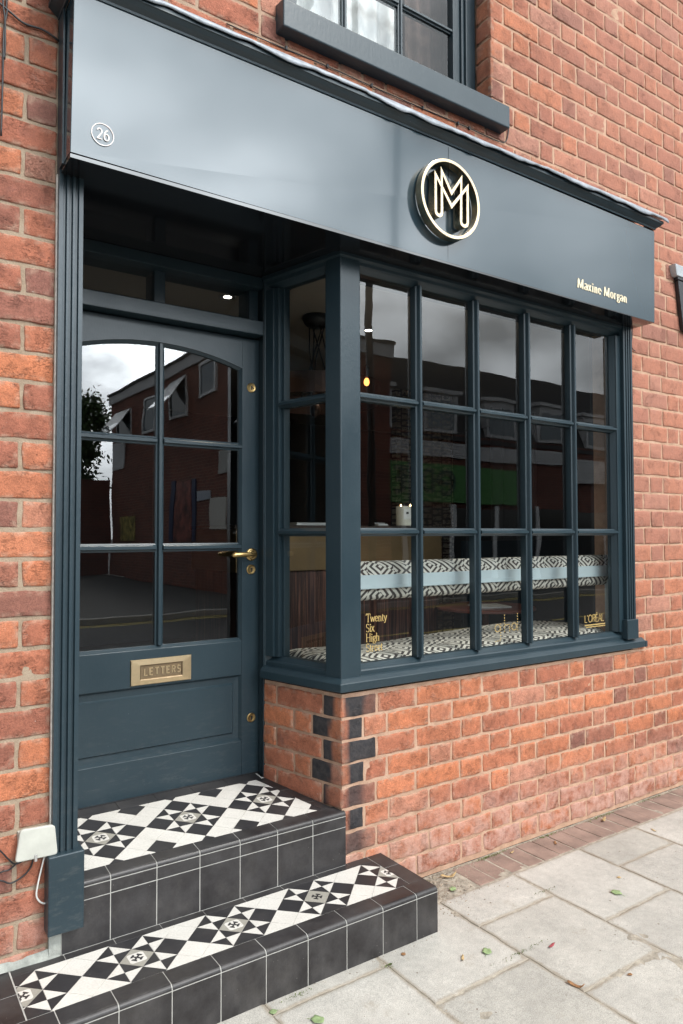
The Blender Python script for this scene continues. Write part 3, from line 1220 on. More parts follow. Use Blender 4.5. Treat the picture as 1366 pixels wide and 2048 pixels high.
# fielded panel: moulded slope, flat margin, raised field
a, b, c, d = GX0, GX1, .556, .842
R1 = [(a, c), (b, c), (b, d), (a, d)]
def inset(t):
    return [(a + t, c + t), (b - t, c + t), (b - t, d - t), (a + t, d - t)]
rings = [[(x, YF + .0012, z) for x, z in R1], [(x, YF + .014, z) for x, z in inset(.010)], [(x, YF + .016, z) for x, z in inset(.034)], [(x, YF + .008, z) for x, z in inset(.040)]]
V_ = [p for r in rings for p in r]
F_ = [(i * 4 + j, i * 4 + (j + 1) % 4, (i + 1) * 4 + (j + 1) % 4, (i + 1) * 4 + j) for i in range(3) for j in range(4)] + [(12, 13, 14, 15)]
mb.add(V_, F_)
mb.build('lower_panel', PAINT, door)
mb = MB()
glazing_bar_v(mb, MX, GZ0 + .012, ZAP - .004, y=YF + .001, w=.034, face=.012, d=.026)
mb.build('glazing_bar', PAINT, door)
for z in (1.401, 1.842):
    mb = MB()
    glazing_bar_h(mb, z, GX0, MX - .0152, y=YF + .002, w=.034, face=.012, d=.026)
    glazing_bar_h(mb, z, MX + .0152, GX1, y=YF + .002, w=.034, face=.012, d=.026)
    mb.build('glazing_bar', PAINT, door)
mb = MB()
yg = YF + .0225
zz_ = [GZ0, 1.401, 1.842]
for (x0, x1) in ((GX0, MX), (MX, GX1)):
    for j in range(3):
        t1, t2 = rng.normal(0, .0008, 2)
        if j < 2:
            mb.add([(x0, yg, zz_[j]), (x1, yg + t1 * .3, zz_[j]), (x1, yg + t1 * .3, zz_[j + 1]), (x0, yg, zz_[j + 1])], [(0, 1, 2, 3)])
        else:
            xx = np.linspace(x0, x1, 12)
            mb.add([(x0, yg, 1.842), (x1, yg, 1.842)] + [(x, yg, arch(min(max(x, GX0 + .0004), GX1 - .0004))) for x in xx[::-1]], [tuple(range(14))])
mb.build('pane', GLASS_D, door)

# door furniture
mb = MB()
lx0, lx1, lz0, lz1 = .376, .634, .849, .952
ix0, ix1, iz0, iz1 = .418, .591, .873, .926
V_ = []
def ringr(x0, x1, z0, z1, y):
    return [(x0, y, z0), (x1, y, z0), (x1, y, z1), (x0, y, z1)]
R_ = [ringr(lx0, lx1, lz0, lz1, YF - .0005), ringr(lx0 + .003, lx1 - .003, lz0 + .003, lz1 - .003, YF - .006), ringr(ix0 - .004, ix1 + .004, iz0 - .004, iz1 + .004, YF - .0075), ringr(ix0, ix1, iz0, iz1, YF - .0055), ringr(ix0 + .001, ix1 - .001, iz0 + .001, iz1 - .001, YF - .0015)]
V_ = [p for r in R_ for p in r]
F_ = [(i * 4 + j, i * 4 + (j + 1) % 4, (i + 1) * 4 + (j + 1) % 4, (i + 1) * 4 + j) for i in range(4) for j in range(4)] + [(16, 17, 18, 19)]
mb.add(V_, F_[:8])
mb.add(V_, F_[8:], 1)
BR_L = mat_brass('letter_plate_brass', (.74, .58, .36), .30)
BR_D = mat_brass('letter_flap_brass', (.27, .20, .125), .5)
mb.build('letter_plate', [BR_L, BR_D], door)

# ------------------------------------------------------------------ stroke lettering
def arc(cx, cy, rx, ry, a0, a1, n=10):
    return [(cx + rx * math.cos(R(a0 + (a1 - a0) * i / n)), cy + ry * math.sin(R(a0 + (a1 - a0) * i / n))) for i in range(n + 1)]


SER = {   # strokes in cap-height units: points, [advance]
    'M': ([[(0.0, 0), (.10, 1)], [(.10, 1), (.45, .05)], [(.45, .05), (.78, 1)], [(.80, 1), (.80, 0)], [(-.08, 0), (.10, 0)], [(.66, 0), (.94, 0)], [(.0, 1), (.14, 1)], [(.76, 1), (.94, 1)]], 1.0),
    'a': ([arc(.22, .48, .20, .20, 160, 0, 8) + [(.42, .48), (.42, .05), (.50, 0)], arc(.22, .17, .19, .17, 60, 330, 10)], .56),
    'x': ([[(.03, .66), (.42, 0)], [(.40, .66), (.02, 0)], [(-.02, .66), (.14, .66)], [(.32, .66), (.46, .66)], [(-.03, 0), (.10, 0)], [(.32, 0), (.50, 0)]], .52),
    'i': ([[(.10, .66), (.10, 0)], [(0, 0), (.20, 0)], [(.02, .66), (.10, .66)], arc(.10, .88, .045, .045, 0, 360, 8)], .26),
    'n': ([[(.10, .66), (.10, 0)], [(.10, .50)] + arc(.27, .45, .16, .19, 130, 0, 8) + [(.43, 0)], [(0, 0), (.20, 0)], [(.34, 0), (.53, 0)], [(.0, .66), (.10, .66)]], .58),
    'e': ([[(.06, .37), (.42, .37)] + arc(.24, .34, .19, .32, 5, 325, 14)], .50),
    'o': ([arc(.24, .33, .21, .33, 0, 360, 18)], .52),
    'r': ([[(.10, .66), (.10, 0)], arc(.28, .40, .18, .24, 160, 60, 6), [(0, 0), (.22, 0)], [(.0, .66), (.10, .66)]], .42),
    'g': ([arc(.22, .44, .17, .20, 0, 360, 14), [(.36, .58), (.46, .66)], [(.10, .27), (.08, .14), (.20, .08), (.36, .04)] + arc(.23, -.12, .18, .15, 40, -260, 12)], .50),
    'T': ([[(.34, 1), (.34, 0)], [(.02, .80), (.02, 1), (.66, 1), (.66, .80)], [(.22, 0), (.46, 0)]], .70),
    'w': ([[(.02, .64), (.18, 0)], [(.18, 0), (.34, .60)], [(.34, .60), (.50, 0)], [(.50, 0), (.66, .64)], [(-.04, .64), (.10, .64)], [(.58, .64), (.72, .64)]], .72),
    't': ([[(.12, .85), (.12, .10), (.20, 0), (.30, .04)], [(0, .64), (.28, .64)]], .32),
    'y': ([[(.04, .64), (.24, .05)], [(.44, .64), (.18, -.22), (.04, -.28)], [(-.03, .64), (.12, .64)], [(.34, .64), (.50, .64)]], .50),
    'S': ([arc(.27, .74, .20, .25, 20, 270, 12) + arc(.27, .25, .23, .25, 90, -160, 12)[1:]], .58),
    'H': ([[(.10, 1), (.10, 0)], [(.62, 1), (.62, 0)], [(.10, .52), (.62, .52)], [(0, 1), (.22, 1)], [(0, 0), (.22, 0)], [(.50, 1), (.74, 1)], [(.50, 0), (.74, 0)]], .80),
    'h': ([[(.10, 1.02), (.10, 0)], [(.10, .50)] + arc(.27, .45, .16, .19, 130, 0, 8) + [(.43, 0)], [(0, 0), (.20, 0)], [(.34, 0), (.53, 0)], [(.0, 1.02), (.10, 1.02)]], .58),
    '2': ([arc(.25, .72, .20, .26, 165, -35, 12) + [(.06, .04)], [(.04, .03), (.48, .03)]], .58),
    '6': ([arc(.28, .30, .21, .29, 0, 360, 16), [(.07, .33)] + arc(.45, .33, .38, .62, 178, 100, 8)], .60),
    ' ': ([], .34),
}
SAN = {
    'L': ([[(.06, 1), (.06, 0), (.50, 0)]], .60),
    'E': ([[(.50, 1), (.06, 1), (.06, 0), (.50, 0)], [(.06, .52), (.44, .52)]], .60),
    'T': ([[(.30, .95), (.30, 0)], [(0, 1), (.60, 1)]], .66),
    'R': ([[(.06, 0), (.06, 1), (.34, 1)] + arc(.34, .77, .20, .23, 90, -90, 8)[1:] + [(.06, .54)], [(.30, .52), (.54, 0)]], .64),
    'S': ([arc(.27, .74, .20, .25, 30, 270, 12) + arc(.27, .25, .22, .25, 90, -150, 12)[1:]], .58),
    'O': ([arc(.42, .5, .40, .5, 0, 360, 26)], .90),
    'A': ([[(0, 0), (.32, 1), (.64, 0)], [(.12, .32), (.52, .32)]], .70),
    "'": ([[(.06, 1.0), (.02, .78)]], .14),
    'É': ([[(.50, 1), (.06, 1), (.06, 0), (.50, 0)], [(.06, .52), (.44, .52)], [(.20, 1.12), (.38, 1.30)]], .60),
    'e': ([[(.10, .37), (.62, .37)] + arc(.36, .34, .27, .33, 5, 325, 14)], .76),
    'D': ([[(.06, 0), (.06, 1), (.3, 1)] + arc(.3, .5, .36, .5, 90, -90, 12)[1:] + [(.06, 0)]], .8),
    'o': ([arc(.36, .34, .28, .34, 0, 360, 16)], .8),
}


def text(mb, s, font, org, ux, uz, size, thick, thin, track=0.0, depth=.0015, m=0):
    """ribbon letters on the plane org + x*ux + z*uz, raised along -ux x uz; strokes are thick where upright, thin where level"""
    ux, uz = Vector(ux), Vector(uz)
    nn = ux.cross(uz).normalized()
    x = 0
    lay = 0
    for ch in s:
        st, adv = font[ch]
        for pts in st:
            pts = [Vector(p) for p in pts]
            L, Rr = [], []
            closed = (pts[0] - pts[-1]).length < 1e-4 and len(pts) > 3
            for i, p in enumerate(pts):
                if closed and i in (0, len(pts) - 1):
                    t = (pts[1] - pts[-2])
                else:
                    t = pts[min(i + 1, len(pts) - 1)] - pts[max(i - 1, 0)]
                t.normalize()
                wd = thin + (thick - thin) * abs(t.y) ** 1.3
                # mitre
                k = 1.0
                if 0 < i < len(pts) - 1:
                    a_ = (pts[i] - pts[i - 1]).normalized()
                    k = 1 / max(.5, Vector((-t.y, t.x)).dot(Vector((-a_.y, a_.x))))
                o_ = Vector((-t.y, t.x)) * wd / 2 * k
                L.append(p + o_)
                Rr.append(p - o_)
            lay += 1
            dd = depth + .00012 * (lay % 5)
            n = len(L)
            V_ = []
            for q in L + Rr:
                V_.append(Vector(org) + ux * ((x + q.x) * size) + uz * (q.y * size) + nn * dd)
            for q in L + Rr:
                V_.append(Vector(org) + ux * ((x + q.x) * size) + uz * (q.y * size))
            F_ = []
            for i in range(n - 1):
                F_.append((i, i + 1, n + i + 1, n + i))
                F_.append((i, 2 * n + i, 2 * n + i + 1, i + 1))
                F_.append((n + i, n + i + 1, 3 * n + i + 1, 3 * n + i))
            mb.add(V_, F_, m)
        x += adv + track
    return x * size


mb = MB()
text(mb, 'LETTERS', SAN, (ix0 + .014, YF - .0016, iz0 + .014), (1, 0, 0), (0, 0, 1), .027, .19, .17, track=.235, depth=.0022)
mb.build('letter_plate_lettering', BR_L, door)


def escutcheon(x, z, r=.0215):
    mb = MB()
    mb.lathe([(r, 0), (r, .003), (r * .86, .0055), (r * .55, .0048), (r * .5, .0040)], (x, YF - .0003, z), (0, -1, 0), 28)
    o = mb.build('keyhole_plate', BRASS, door, smooth=False)
    mb = MB()
    mb.lathe([(.0042, 0), (.0042, .001)], (x, YF - .0046, z + .004), (0, -1, 0), 12)
    mb.box(x - .0024, x + .0024, YF - .0056, YF - .0046, z - .010, z + .002)
    mb.build('keyhole', BLACKPL, o)


escutcheon(.912, 1.300)
escutcheon(.912, 2.108, .0215)
escutcheon(.914, .650, .0205)
mb = MB()
hx, hz = .914, 1.366
mb.lathe([(.028, 0), (.028, .003), (.0250, .007), (.019, .0075), (.0165, .0065), (.0125, .010), (.010, .018)], (hx, YF - .0003, hz), (0, -1, 0), 32)
hp = smooth_pts([(hx, YF - .014, hz), (hx, YF - .034, hz + .000), (hx - .008, YF - .046, hz + .001), (hx - .030, YF - .049, hz + .002), (hx - .075, YF - .050, hz + .001), (hx - .118, YF - .049, hz - .001)], 6)
rr = [.0075, .0075, .0075, .0075, .0072, .0070, .0068, .0065, .0062, .0060, .0058, .0056, .0055, .0055, .0056, .0058, .0062, .0068, .0074, .0080, .0085, .0090, .0094, .0096, .0097, .0096, .0094, .0092, .0088, .007, .003]
rr = [q_ * 1.2 for q_ in (rr + [.003] * 40)[:len(hp)]]
mb.tube(hp, rr, 14)
mb.build('handle', BRASS, door, smooth=True)

# ------------------------------------------------------------------ fascia sign
YS = -.146
fascia = tag(empty('fascia_sign', (-.027, 0, 2.6)), 'long glossy slate blue shop fascia with gold monogram and lettering', 'sign')
FC = dict(bl=(-.027, YS, 2.604), br=(2.999, YS, 2.590), tr=(3.006, YS - .003, 3.086), tl=(-.023, YS - .012, 3.098))
mb = MB()
V_ = [FC['bl'], FC['br'], FC['tr'], FC['tl']] + [(FC[k][0], 0.0, FC[k][2]) for k in ('bl', 'br', 'tr', 'tl')]
mb.add(V_, [(0, 1, 2, 3), (1, 5, 6, 2), (3, 2, 6, 7), (4, 0, 3, 7)])
panel = mb.build('panel', PANEL, fascia, bevel=.002)
mb = MB()
mb.prism([(1.5012, YS - .0004, 2.601), (1.5016, YS - .0004, 2.601), (1.5016, YS - .0084, 3.085), (1.5012, YS - .0084, 3.085)], (0, .004, 0))
mb.build('panel_seam', BLACKPL, panel)
mb = MB()
# soffit over pavement and porch
mb.box(-.0265, 2.9985, YS + .0005, -.0005, 2.588, 2.5995)
mb.box(-.0265, 1.12, -.0004, .60, 2.5925, 2.604)
SOFF = simple('soffit_gloss_black', (.010, .011, .013), .10, spec=.8)
mb.build('soffit', SOFF, fascia)
mb = MB()
# trim strip on the left cheek
mb.box(-.0330, -.0272, -.070, -.056, 2.600, 3.09)
mb.box(-.0310, -.0272, -.0555, .0, 2.602, 3.09)
mb.build('cheek_trim', PAINT, fascia)
mb = MB()
mb.box(3.0062, 3.009, -.03, .0, 2.592, 3.08)
mb.build('cheek_trim', PAINT, fascia)
# cornice: cove along the top and returned at both ends
mb = MB()
cz = 3.094
cpath = [(-.029, .0), (-.029, YS - .012), (3.004, YS - .004), (3.004, 0)]
# travel so that outward is to the right
cpr = [(-.004, cz), (.004, cz - .001), (.006, cz + .006), (.012, cz + .010), (.020, cz + .016), (.030, cz + .026), (.034, cz + .028), (.034, cz + .040), (-.004, cz + .040)]
def sweep_l(mb, path, prof):
    sweep_path(mb, [(x, y) for x, y in path], [(o, z) for o, z in prof])
sweep_l(mb, cpath, cpr)
mb.build('cornice', PAINT, fascia)
# lead flashing with a dressed, wavy drip edge
mb = MB()
xs = np.linspace(-.085, 3.062, 260)
V_, F_ = [], []
ph = gnoise(np.stack((xs, xs * 0, xs * 0), 1), 14) * .006 + gnoise(np.stack((xs, xs * 0, xs * 0 + 4), 1), 45) * .0030
lumps = gnoise(np.stack((xs, xs * 0, xs * 0 + 7), 1), 5) * .003
for x, a_, b_ in zip(xs, ph, lumps):
    step = -.004 if 1.05 < x < 2.07 else 0
    y0 = -.196 + b_ * .6
    V_ += [(x, y0 - .004 + a_ * .3, cz + .036 + a_ + step), (x, y0 - .002, cz + .050 + a_ * .5 + step), (x, y0 + .006, cz + .062 + b_ + step), (x, -.10, cz + .084 + step), (x, .006, cz + .120 + b_)]
for i in range(len(xs) - 1):
    for j in range(4):
        F_.append((i * 5 + j, (i + 1) * 5 + j, (i + 1) * 5 + j + 1, i * 5 + j + 1))
mb.add(V_, F_)
o = mb.build('lead_flashing', LEAD, fascia, smooth=True)
md = o.modifiers.new('thick', 'SOLIDIFY')
md.thickness = .003

# logo: ring and double-line monogram standing off the panel
logo = empty('monogram_logo')
logo.parent = fascia
tag(logo, 'round gold ring with an outlined double M inside')
LC = (1.481, 2.842)
mb = MB()
Ro, Ri = .1645, .1505
mb.lathe([(Ri, 0), (Ro, 0), (Ro, .036), (Ri, .036), (Ri, 0)], (LC[0], YS - .010, LC[1]), (0, -1, 0), 96, cap=False)
mb.build('ring', GOLD, logo, bevel=.0012)
P = [(1.394, 2.922), (1.482, 2.812), (1.573, 2.918), (1.573, 2.762), (1.568, 2.752), (1.558, 2.747), (1.547, 2.747), (1.538, 2.752), (1.535, 2.762), (1.538, 2.945), (1.482, 2.868), (1.428, 2.947), (1.428, 2.772), (1.424, 2.762), (1.415, 2.756), (1.405, 2.757), (1.397, 2.763), (1.394, 2.774)]


def band(mb, pts, wd, y0, y1, closed=True):
    n = len(pts)
    L, Rr = [], []
    for i in range(n):
        p = Vector(pts[i])
        a_ = (p - Vector(pts[i - 1])).normalized()
        b_ = (Vector(pts[(i + 1) % n]) - p).normalized()
        if not closed and i == 0:
            a_ = b_
        if not closed and i == n - 1:
            b_ = a_
        na, nb = Vector((-a_.y, a_.x)), Vector((-b_.y, b_.x))
        nn_ = (na + nb)
        nn_ = nn_.normalized() if nn_.length > .05 else na
        k_ = min(2.6, 1 / max(.3, abs(nn_.dot(na))))
        L.append(p + nn_ * wd / 2 * k_)
        Rr.append(p - nn_ * wd / 2 * k_)
    V_ = [(q.x, y0, q.y) for q in L] + [(q.x, y0, q.y) for q in Rr] + [(q.x, y1, q.y) for q in L] + [(q.x, y1, q.y) for q in Rr]
    F_ = []
    for i in range(n if closed else n - 1):
        j = (i + 1) % n
        F_ += [(i, j, n + j, n + i), (2 * n + i, 3 * n + i, 3 * n + j, 2 * n + j), (i, 2 * n + i, 2 * n + j, j), (n + i, n + j, 3 * n + j, 3 * n + i)]
    if not closed:
        F_ += [(0, n, 3 * n, 2 * n), (n - 1, 3 * n - 1, 4 * n - 1, 2 * n - 1)]
    mb.add(V_, F_)


mb = MB()
# two open runs so that crossing strokes do not share a plane
band(mb, [P[-1], P[0], P[1], P[2], P[3]], .0130, YS - .046, YS - .010, False)
band(mb, P[3:], .0130, YS - .0454, YS - .0106, False)
mb.build('monogram', GOLD, logo)

mb = MB()
text(mb, '26', SER, (.0495, YS - .0036, 2.6675), (1, 0, 0), (0, 0, 1), .034, .11, .06, track=.02, depth=.0012)
mb.lathe([(.0322, 0), (.0345, 0), (.0345, .0012), (.0322, .0012), (.0322, 0)], (.0675, YS - .0036, 2.684), (0, -1, 0), 48, cap=False)
mb.build('house_number', PINK_V, fascia)
mb = MB()
text(mb, 'Maxine Morgan', SER, (2.353, YS - .0012, 2.654), (1, 0, -.010), (0, 0, 1), .0455, .215, .05, track=.115, depth=.0015)
mb.build('shop_name', CREAM_V, fascia)

# window lettering
yw = .0405
mb = MB()
for i, s in enumerate(('Twenty', 'Six', 'High', 'Street')):
    FONT = dict(SER)
    text(mb, s, FONT, (1.205, yw, 1.092 - i * .0405), (1, 0, 0), (0, 0, 1), .0330, .105, .055, track=.0, depth=.0006)
a1 = mb.build('window_lettering', GOLDLEAF, dwin)
tag(a1, 'gold street address lettering on the lower left pane')
mb = MB()
# dotted three-letter mark
dots = []
def dl(x0, z0, x1, z1, n):
    for i in range(n):
        t = i / (n - 1)
        dots.append((x0 + (x1 - x0) * t, z0 + (z1 - z0) * t))
def dc(cx, cz_, r, n=12):
    for i in range(n):
        t = 2 * math.pi * i / n
        dots.append((cx + r * math.cos(t), cz_ + r * 1.0 * math.sin(t)))
dc(1.975, 1.010, .017)
dl(1.996, 1.028, 1.996, .960, 6); dl(1.990, .952, 1.962, .948, 3)
dl(2.022, 1.068, 2.022, .992, 7); dl(2.030, 1.022, 2.052, 1.022, 3); dl(2.057, 1.012, 2.057, .992, 3)
dc(2.088, 1.010, .017); dl(2.112, 1.070, 2.112, .992, 7)
for x, z in dots:
    mb.lathe([(.0032, 0), (.0032, .0006)], (x, yw, z), (0, -1, 0), 8)
a2 = mb.build('window_lettering', GOLDLEAF, dwin)
tag(a2, 'gold dotted three letter mark on the third pane')
mb = MB()
text(mb, "L'ORÉAL", SAN, (2.622, yw, .990), (1, 0, 0), (0, 0, 1), .0375, .105, .085, track=.035, depth=.0006)
mb.box(2.622, 2.795, yw - .0006, yw, .972, .978)
mb.box(2.632, 2.795, yw - .0006, yw, .962, .967)
a3 = mb.build('window_lettering', GOLDLEAF, dwin)
tag(a3, 'gold capital lettering with underline on the lower right pane')

# ------------------------------------------------------------------ upstairs window
upw = tag(empty('upstairs_window'), 'navy sash window with a thick painted sill above the fascia')
upw.parent = building
mb = MB()
mb.prism([(.757, -.060, 3.363), (.757, -.060, 3.470), (.757, .09, 3.492), (.757, .09, 3.363)], (1.226, 0, 0))
mb.build('sill', PAINT, upw, bevel=.006, seg=3)
mb = MB()
for x0, x1, x2, x3 in ((.803, .865, .865, .882), (1.858, 1.919, 1.841, 1.858)):
    mb = MB()
    mb.box(x0, x1, .10, .20, 3.40, 4.9)
    mb.box(x2, x3, .113, .20, 3.40, 4.9)
    mb.build('window_frame', PAINT, upw, bevel=.003)
mb = MB()
for x0, x1 in ((.882, .925), (1.797, 1.841)):
    mb.box(x0, x1, .126, .17, 3.44, 4.9)
mb.box(.925, 1.797, .128, .17, 3.44, 3.50)
mb.box(.925, 1.797, .128, .17, 4.75, 4.85)
mb.build('sash', PAINT, upw, bevel=.002)
mb = MB()
for x in (1.171, 1.481):
    glazing_bar_v(mb, x, 3.50, 4.75, y=.128, w=.026, face=.009, d=.02)
for z in (3.872, 4.28):
    for a, b in ((.925, 1.157), (1.185, 1.467), (1.495, 1.797)):
        glazing_bar_h(mb, z, a, b, y=.129, w=.026, face=.009, d=.02)
mb.build('glazing_bar', PAINT, upw)
mb = MB()
xs_ = [.92, 1.171, 1.481, 1.80]
zs_ = [3.48, 3.872, 4.28, 4.76]
for i in range(3):
    for j in range(3):
        a, b = rng.normal(0, .003, 2)
        mb.add([(x, .146 + a * (x - xs_[i]) + b * (z - zs_[j]), z) for x, z in ((xs_[i], zs_[j]), (xs_[i + 1], zs_[j]), (xs_[i + 1], zs_[j + 1]), (xs_[i], zs_[j + 1]))], [(0, 1, 2, 3)])
mb.build('pane', GLASS_U, upw)
up_c = tag(empty('voile_curtain', (.9, .2, 3.45)), 'white voile curtain hanging behind the upstairs window', 'curtain')
mb = MB()
us = np.linspace(.90, 1.56, 70)
sheet(mb, us, [3.45, 4.9], lambda u, z: (u, .235 + .010 * math.sin(u * 75) + .006 * math.sin(u * 31), z))
o = mb.build('cloth', UPCURT, up_c, smooth=True)

mb = MB()  # added sheet imitating the dark brick reflection in the right-hand panes
us = np.linspace(1.60, 2.2, 60)
sheet(mb, us, [3.45, 4.9], lambda u, z: (u, .26 + .012 * math.sin(u * 85), z))
tag(mb.build('reflection_sheet', simple('reflection_brown', (.075, .045, .035), .9, nscale=18, namp=.5), None, smooth=True), 'dark brown folded sheet added as the brick reflection in the upstairs window', 'curtain')

# ------------------------------------------------------------------ entrance steps
steps = tag(empty('entrance_steps', (.5, 0, 0)), 'two doorsteps of black quarry tiles with a black and white geometric top', 'steps')
H = .0543


def clip_poly(poly, x0, x1, y0, y1):
    def cl(P, f, inter):
        out = []
        for i in range(len(P)):
            a, b = P[i - 1], P[i]
            fa, fb = f(a), f(b)
            if fb >= 0:
                if fa < 0:
                    out.append(inter(a, b, fa, fb))
                out.append(b)
            elif fa >= 0:
                out.append(inter(a, b, fa, fb))
        return out
    def it_(a, b, fa, fb):
        t = fa / (fa - fb)
        return (a[0] + (b[0] - a[0]) * t, a[1] + (b[1] - a[1]) * t)
    for f in (lambda p: p[0] - x0, lambda p: x1 - p[0], lambda p: p[1] - y0, lambda p: y1 - p[1]):
        if len(poly) < 3:
            return []
        poly = cl(poly, f, it_)
    return poly


def shrink(poly, g):
    """inset a convex polygon by g"""
    n = len(poly)
    P = [Vector(p) for p in poly]
    area = sum(P[i - 1].x * P[i].y - P[i].x * P[i - 1].y for i in range(n))
    if area < 0:
        P = P[::-1]
    out = []
    for i in range(n):
        a, b, c = P[i - 1], P[i], P[(i + 1) % n]
        d1, d2 = (b - a), (c - b)
        if d1.length < 1e-6 or d2.length < 1e-6:
            continue
        d1.normalize()
        d2.normalize()
        n1, n2 = Vector((-d1.y, d1.x)), Vector((-d2.y, d2.x))
        s = n1 + n2
        if s.length < 1e-4:
            continue
        s.normalize()
        out.append(b + s * g / max(.25, s.dot(n1)))
    return [(p.x, p.y) for p in out]


def tile_pattern(mb, ox, oy, zf, x0, x1, y0, y1):
    """victorian star pattern; (ox, oy) is lattice node (0,0); zf(x,y) gives the surface height"""
    def put(pts, m, h=.0012, g=.0008):
        P = clip_poly([(ox + i * H, oy + j * H) for i, j in pts], x0, x1, y0, y1)
        if len(P) < 3:
            return
        ar = abs(sum(P[i - 1][0] * P[i][1] - P[i][0] * P[i - 1][1] for i in range(len(P)))) / 2
        if ar < 2e-5:
            return
        P = shrink(P, g)
        if len(P) < 3:
            return
        hj = h + rng.uniform(-.00025, .00025)
        mb.prism([(x, y, zf(x, y) - .003) for x, y in P], (0, 0, .003 + hj), m)
    imin, imax = int((x0 - ox) / H) - 2, int((x1 - ox) / H) + 2
    jmin, jmax = int((y0 - oy) / H) - 2, int((y1 - oy) / H) + 2
    for ci in range(imin, imax + 1):
        for cj in range(jmin, jmax + 1):
            if (ci + cj) % 2 == 0:
                continue
            k = ci % 6
            a = abs(cj)
            L_, T_, R_, B_ = (ci - 1, cj), (ci, cj + 1), (ci + 1, cj), (ci, cj - 1)
            if a == 1 and k in (0, 2):
                c0 = (ci, cj)
                s = (k == 0) == (cj == 1)
                # UL, UR, LL, LR
                cols = (1, 0, 0, 1) if s else (0, 1, 1, 0)
                for tri, m in zip(((L_, T_, c0), (T_, R_, c0), (L_, B_, c0), (B_, R_, c0)), cols):
                    put(tri, m)
                continue
            if a == 0:
                m = 2 if k == 1 else 1
            elif a == 1:
                m = 0
            elif a == 2 or a == 4:
                m = 1 if k == 1 else 0
            else:
                m = 1 if k == 4 else 0
            put((L_, T_, R_, B_), m)
            if m == 2:
                cx, cy = ci, cj
                q = .47
                put([(cx - q, cy - q * .8), (cx - q * .8, cy - q), (cx + q * .8, cy - q), (cx + q, cy - q * .8), (cx + q, cy + q * .8), (cx + q * .8, cy + q), (cx - q * .8, cy + q), (cx - q, cy + q * .8)], 0, .0016, 0)
                for sx, sy in ((1, 1), (1, -1), (-1, 1), (-1, -1)):
                    dx_, dy_ = sx * .7071, sy * .7071
                    nx_, ny_ = -dy_, dx_
                    def pp(t, w_):
                        return (cx + dx_ * t + nx_ * w_, cy + dy_ * t + ny_ * w_)
                    put([pp(.02, -.06), pp(.24, -.05), pp(.24, .05), pp(.02, .06)], 1, .0021, 0)
                    put([pp(.22, -.13), pp(.34, -.17), pp(.34, .17), pp(.22, .13)], 1, .0023, 0)


def bullnose_run(mb, xs, yb, yf, ztop, zbot, r, zf=None):
    """nosing tiles: flat top from yb to the curve, rounded front at yf, down to zbot"""
    for a, b in zip(xs[:-1], xs[1:]):
        a2, b2 = a + .0016, b - .0016
        jj = rng.uniform(-.0005, .0005)
        prof = [(yb - .0012, ztop[0] + jj)] + [(yf + r - r * math.sin(R(t)), ztop[1] - r + r * math.cos(R(t)) + jj) for t in range(0, 91, 15)] + [(yf, zbot), (yf + .03, zbot), (yf + .03, zbot + .012), (yb - .0012, zbot + .012)]
        mb.prism([(a2, y, z) for y, z in prof], (b2 - a2, 0, 0))


# lower step
low = empty('lower_step')
low.parent = steps
XR = 1.245
mb = MB()
mb.prism([(-1.6, y, z) for y, z in [(-.3444, 0), (-.3444, .147)] + [(-.3444 + .014 - .014 * math.cos(R(t)), .1468 + .0138 * math.sin(R(t))) for t in range(0, 91, 15)] + [(-.0005, .1606), (-.0005, 0)]], (XR - .0006 + 1.6, 0, 0))
mb.box(-.03, XR - .002, -.0005, .012, .02, .1600)
mb.build('grout_bed', GROUT, low)
mb = MB()
tile_pattern(mb, .0277 + 2 * H, -.0456 - 2 * H, lambda x, y: .1609, -.143, 1.174, -.2660, -.0440)
mb.build('mosaic', [T_WHITE, T_BLACK, T_GREY], low)
W = .1525
jx = [.0776 + i * W for i in range(-12, 8)]
mb = MB()
xsn = [-1.6] + [x for x in jx if -1.5 < x < XR - .05] + [XR]
bullnose_run(mb, xsn, -.2665, -.345, (.1617, .1617), .1465, .014)
mb.build('nosing', T_SLATE, low, smooth=False)
mb = MB()
for a, b in zip(xsn[:-1], xsn[1:]):
    j_ = rng.uniform(0, .0008)
    mb.box(a + .0015, b - .0015, -.3452 - j_, -.335, .0008, .1435)
# right end face
mb.box(XR - .004, XR + .0006, -.334, -.19, .0008, .1435)
mb.box(XR - .004, XR + .0006, -.187, -.03, .0008, .1435)
mb.build('riser_tile', T_SLATE, low, bevel=.0006)
mb = MB()
bx = [-.143 + i * W for i in range(0, 10)]
bx = [x for x in bx if x < 1.15] + [1.174]
for a, b in zip(bx[:-1], bx[1:]):
    mb.box(a + .001, b - .001, -.0425, -.0015, .158, .1618 + rng.uniform(-.0003, .0003))
for a, b in ((-.2655, -.118), (-.1155, -.0015)):
    mb.box(1.1762, XR - .0004, a, b, .158, .1617)
# plain tiles left of the mosaic
for a in np.arange(-1.6, -.15, .1525 * 1.0):
    b = min(a + .1525, -.1455)
    for y0, y1 in ((-.2655, -.135), (-.133, -.0015)):
        if b - a > .02:
            mb.box(a + .001, b - .001, y0, y1, .158, .1616 + rng.uniform(-.0003, .0003))
mb.build('border_tile', T_SLATE, low, bevel=.0006)

# upper step (its top falls slightly to the front)
upper = empty('upper_step')
upper.parent = steps


def zup(y):
    return .3682 + .08 * y


YU = -.012
XU = 1.067
xr = lambda y: 1.0545 - .2540 * max(y, 0) - .002
mb = MB()
for (a, b) in ((-.01, .0435),):
    pass
mb.prism([(.002, YU + .004, .1605), (XU - .003, YU + .004, .1605), (XU - .003, -.0005, .1605), (1.050, -.0005, .1605), (.935, .455, .1605), (.945, .60, .1605), (.002, .60, .1605)], (0, 0, .205))
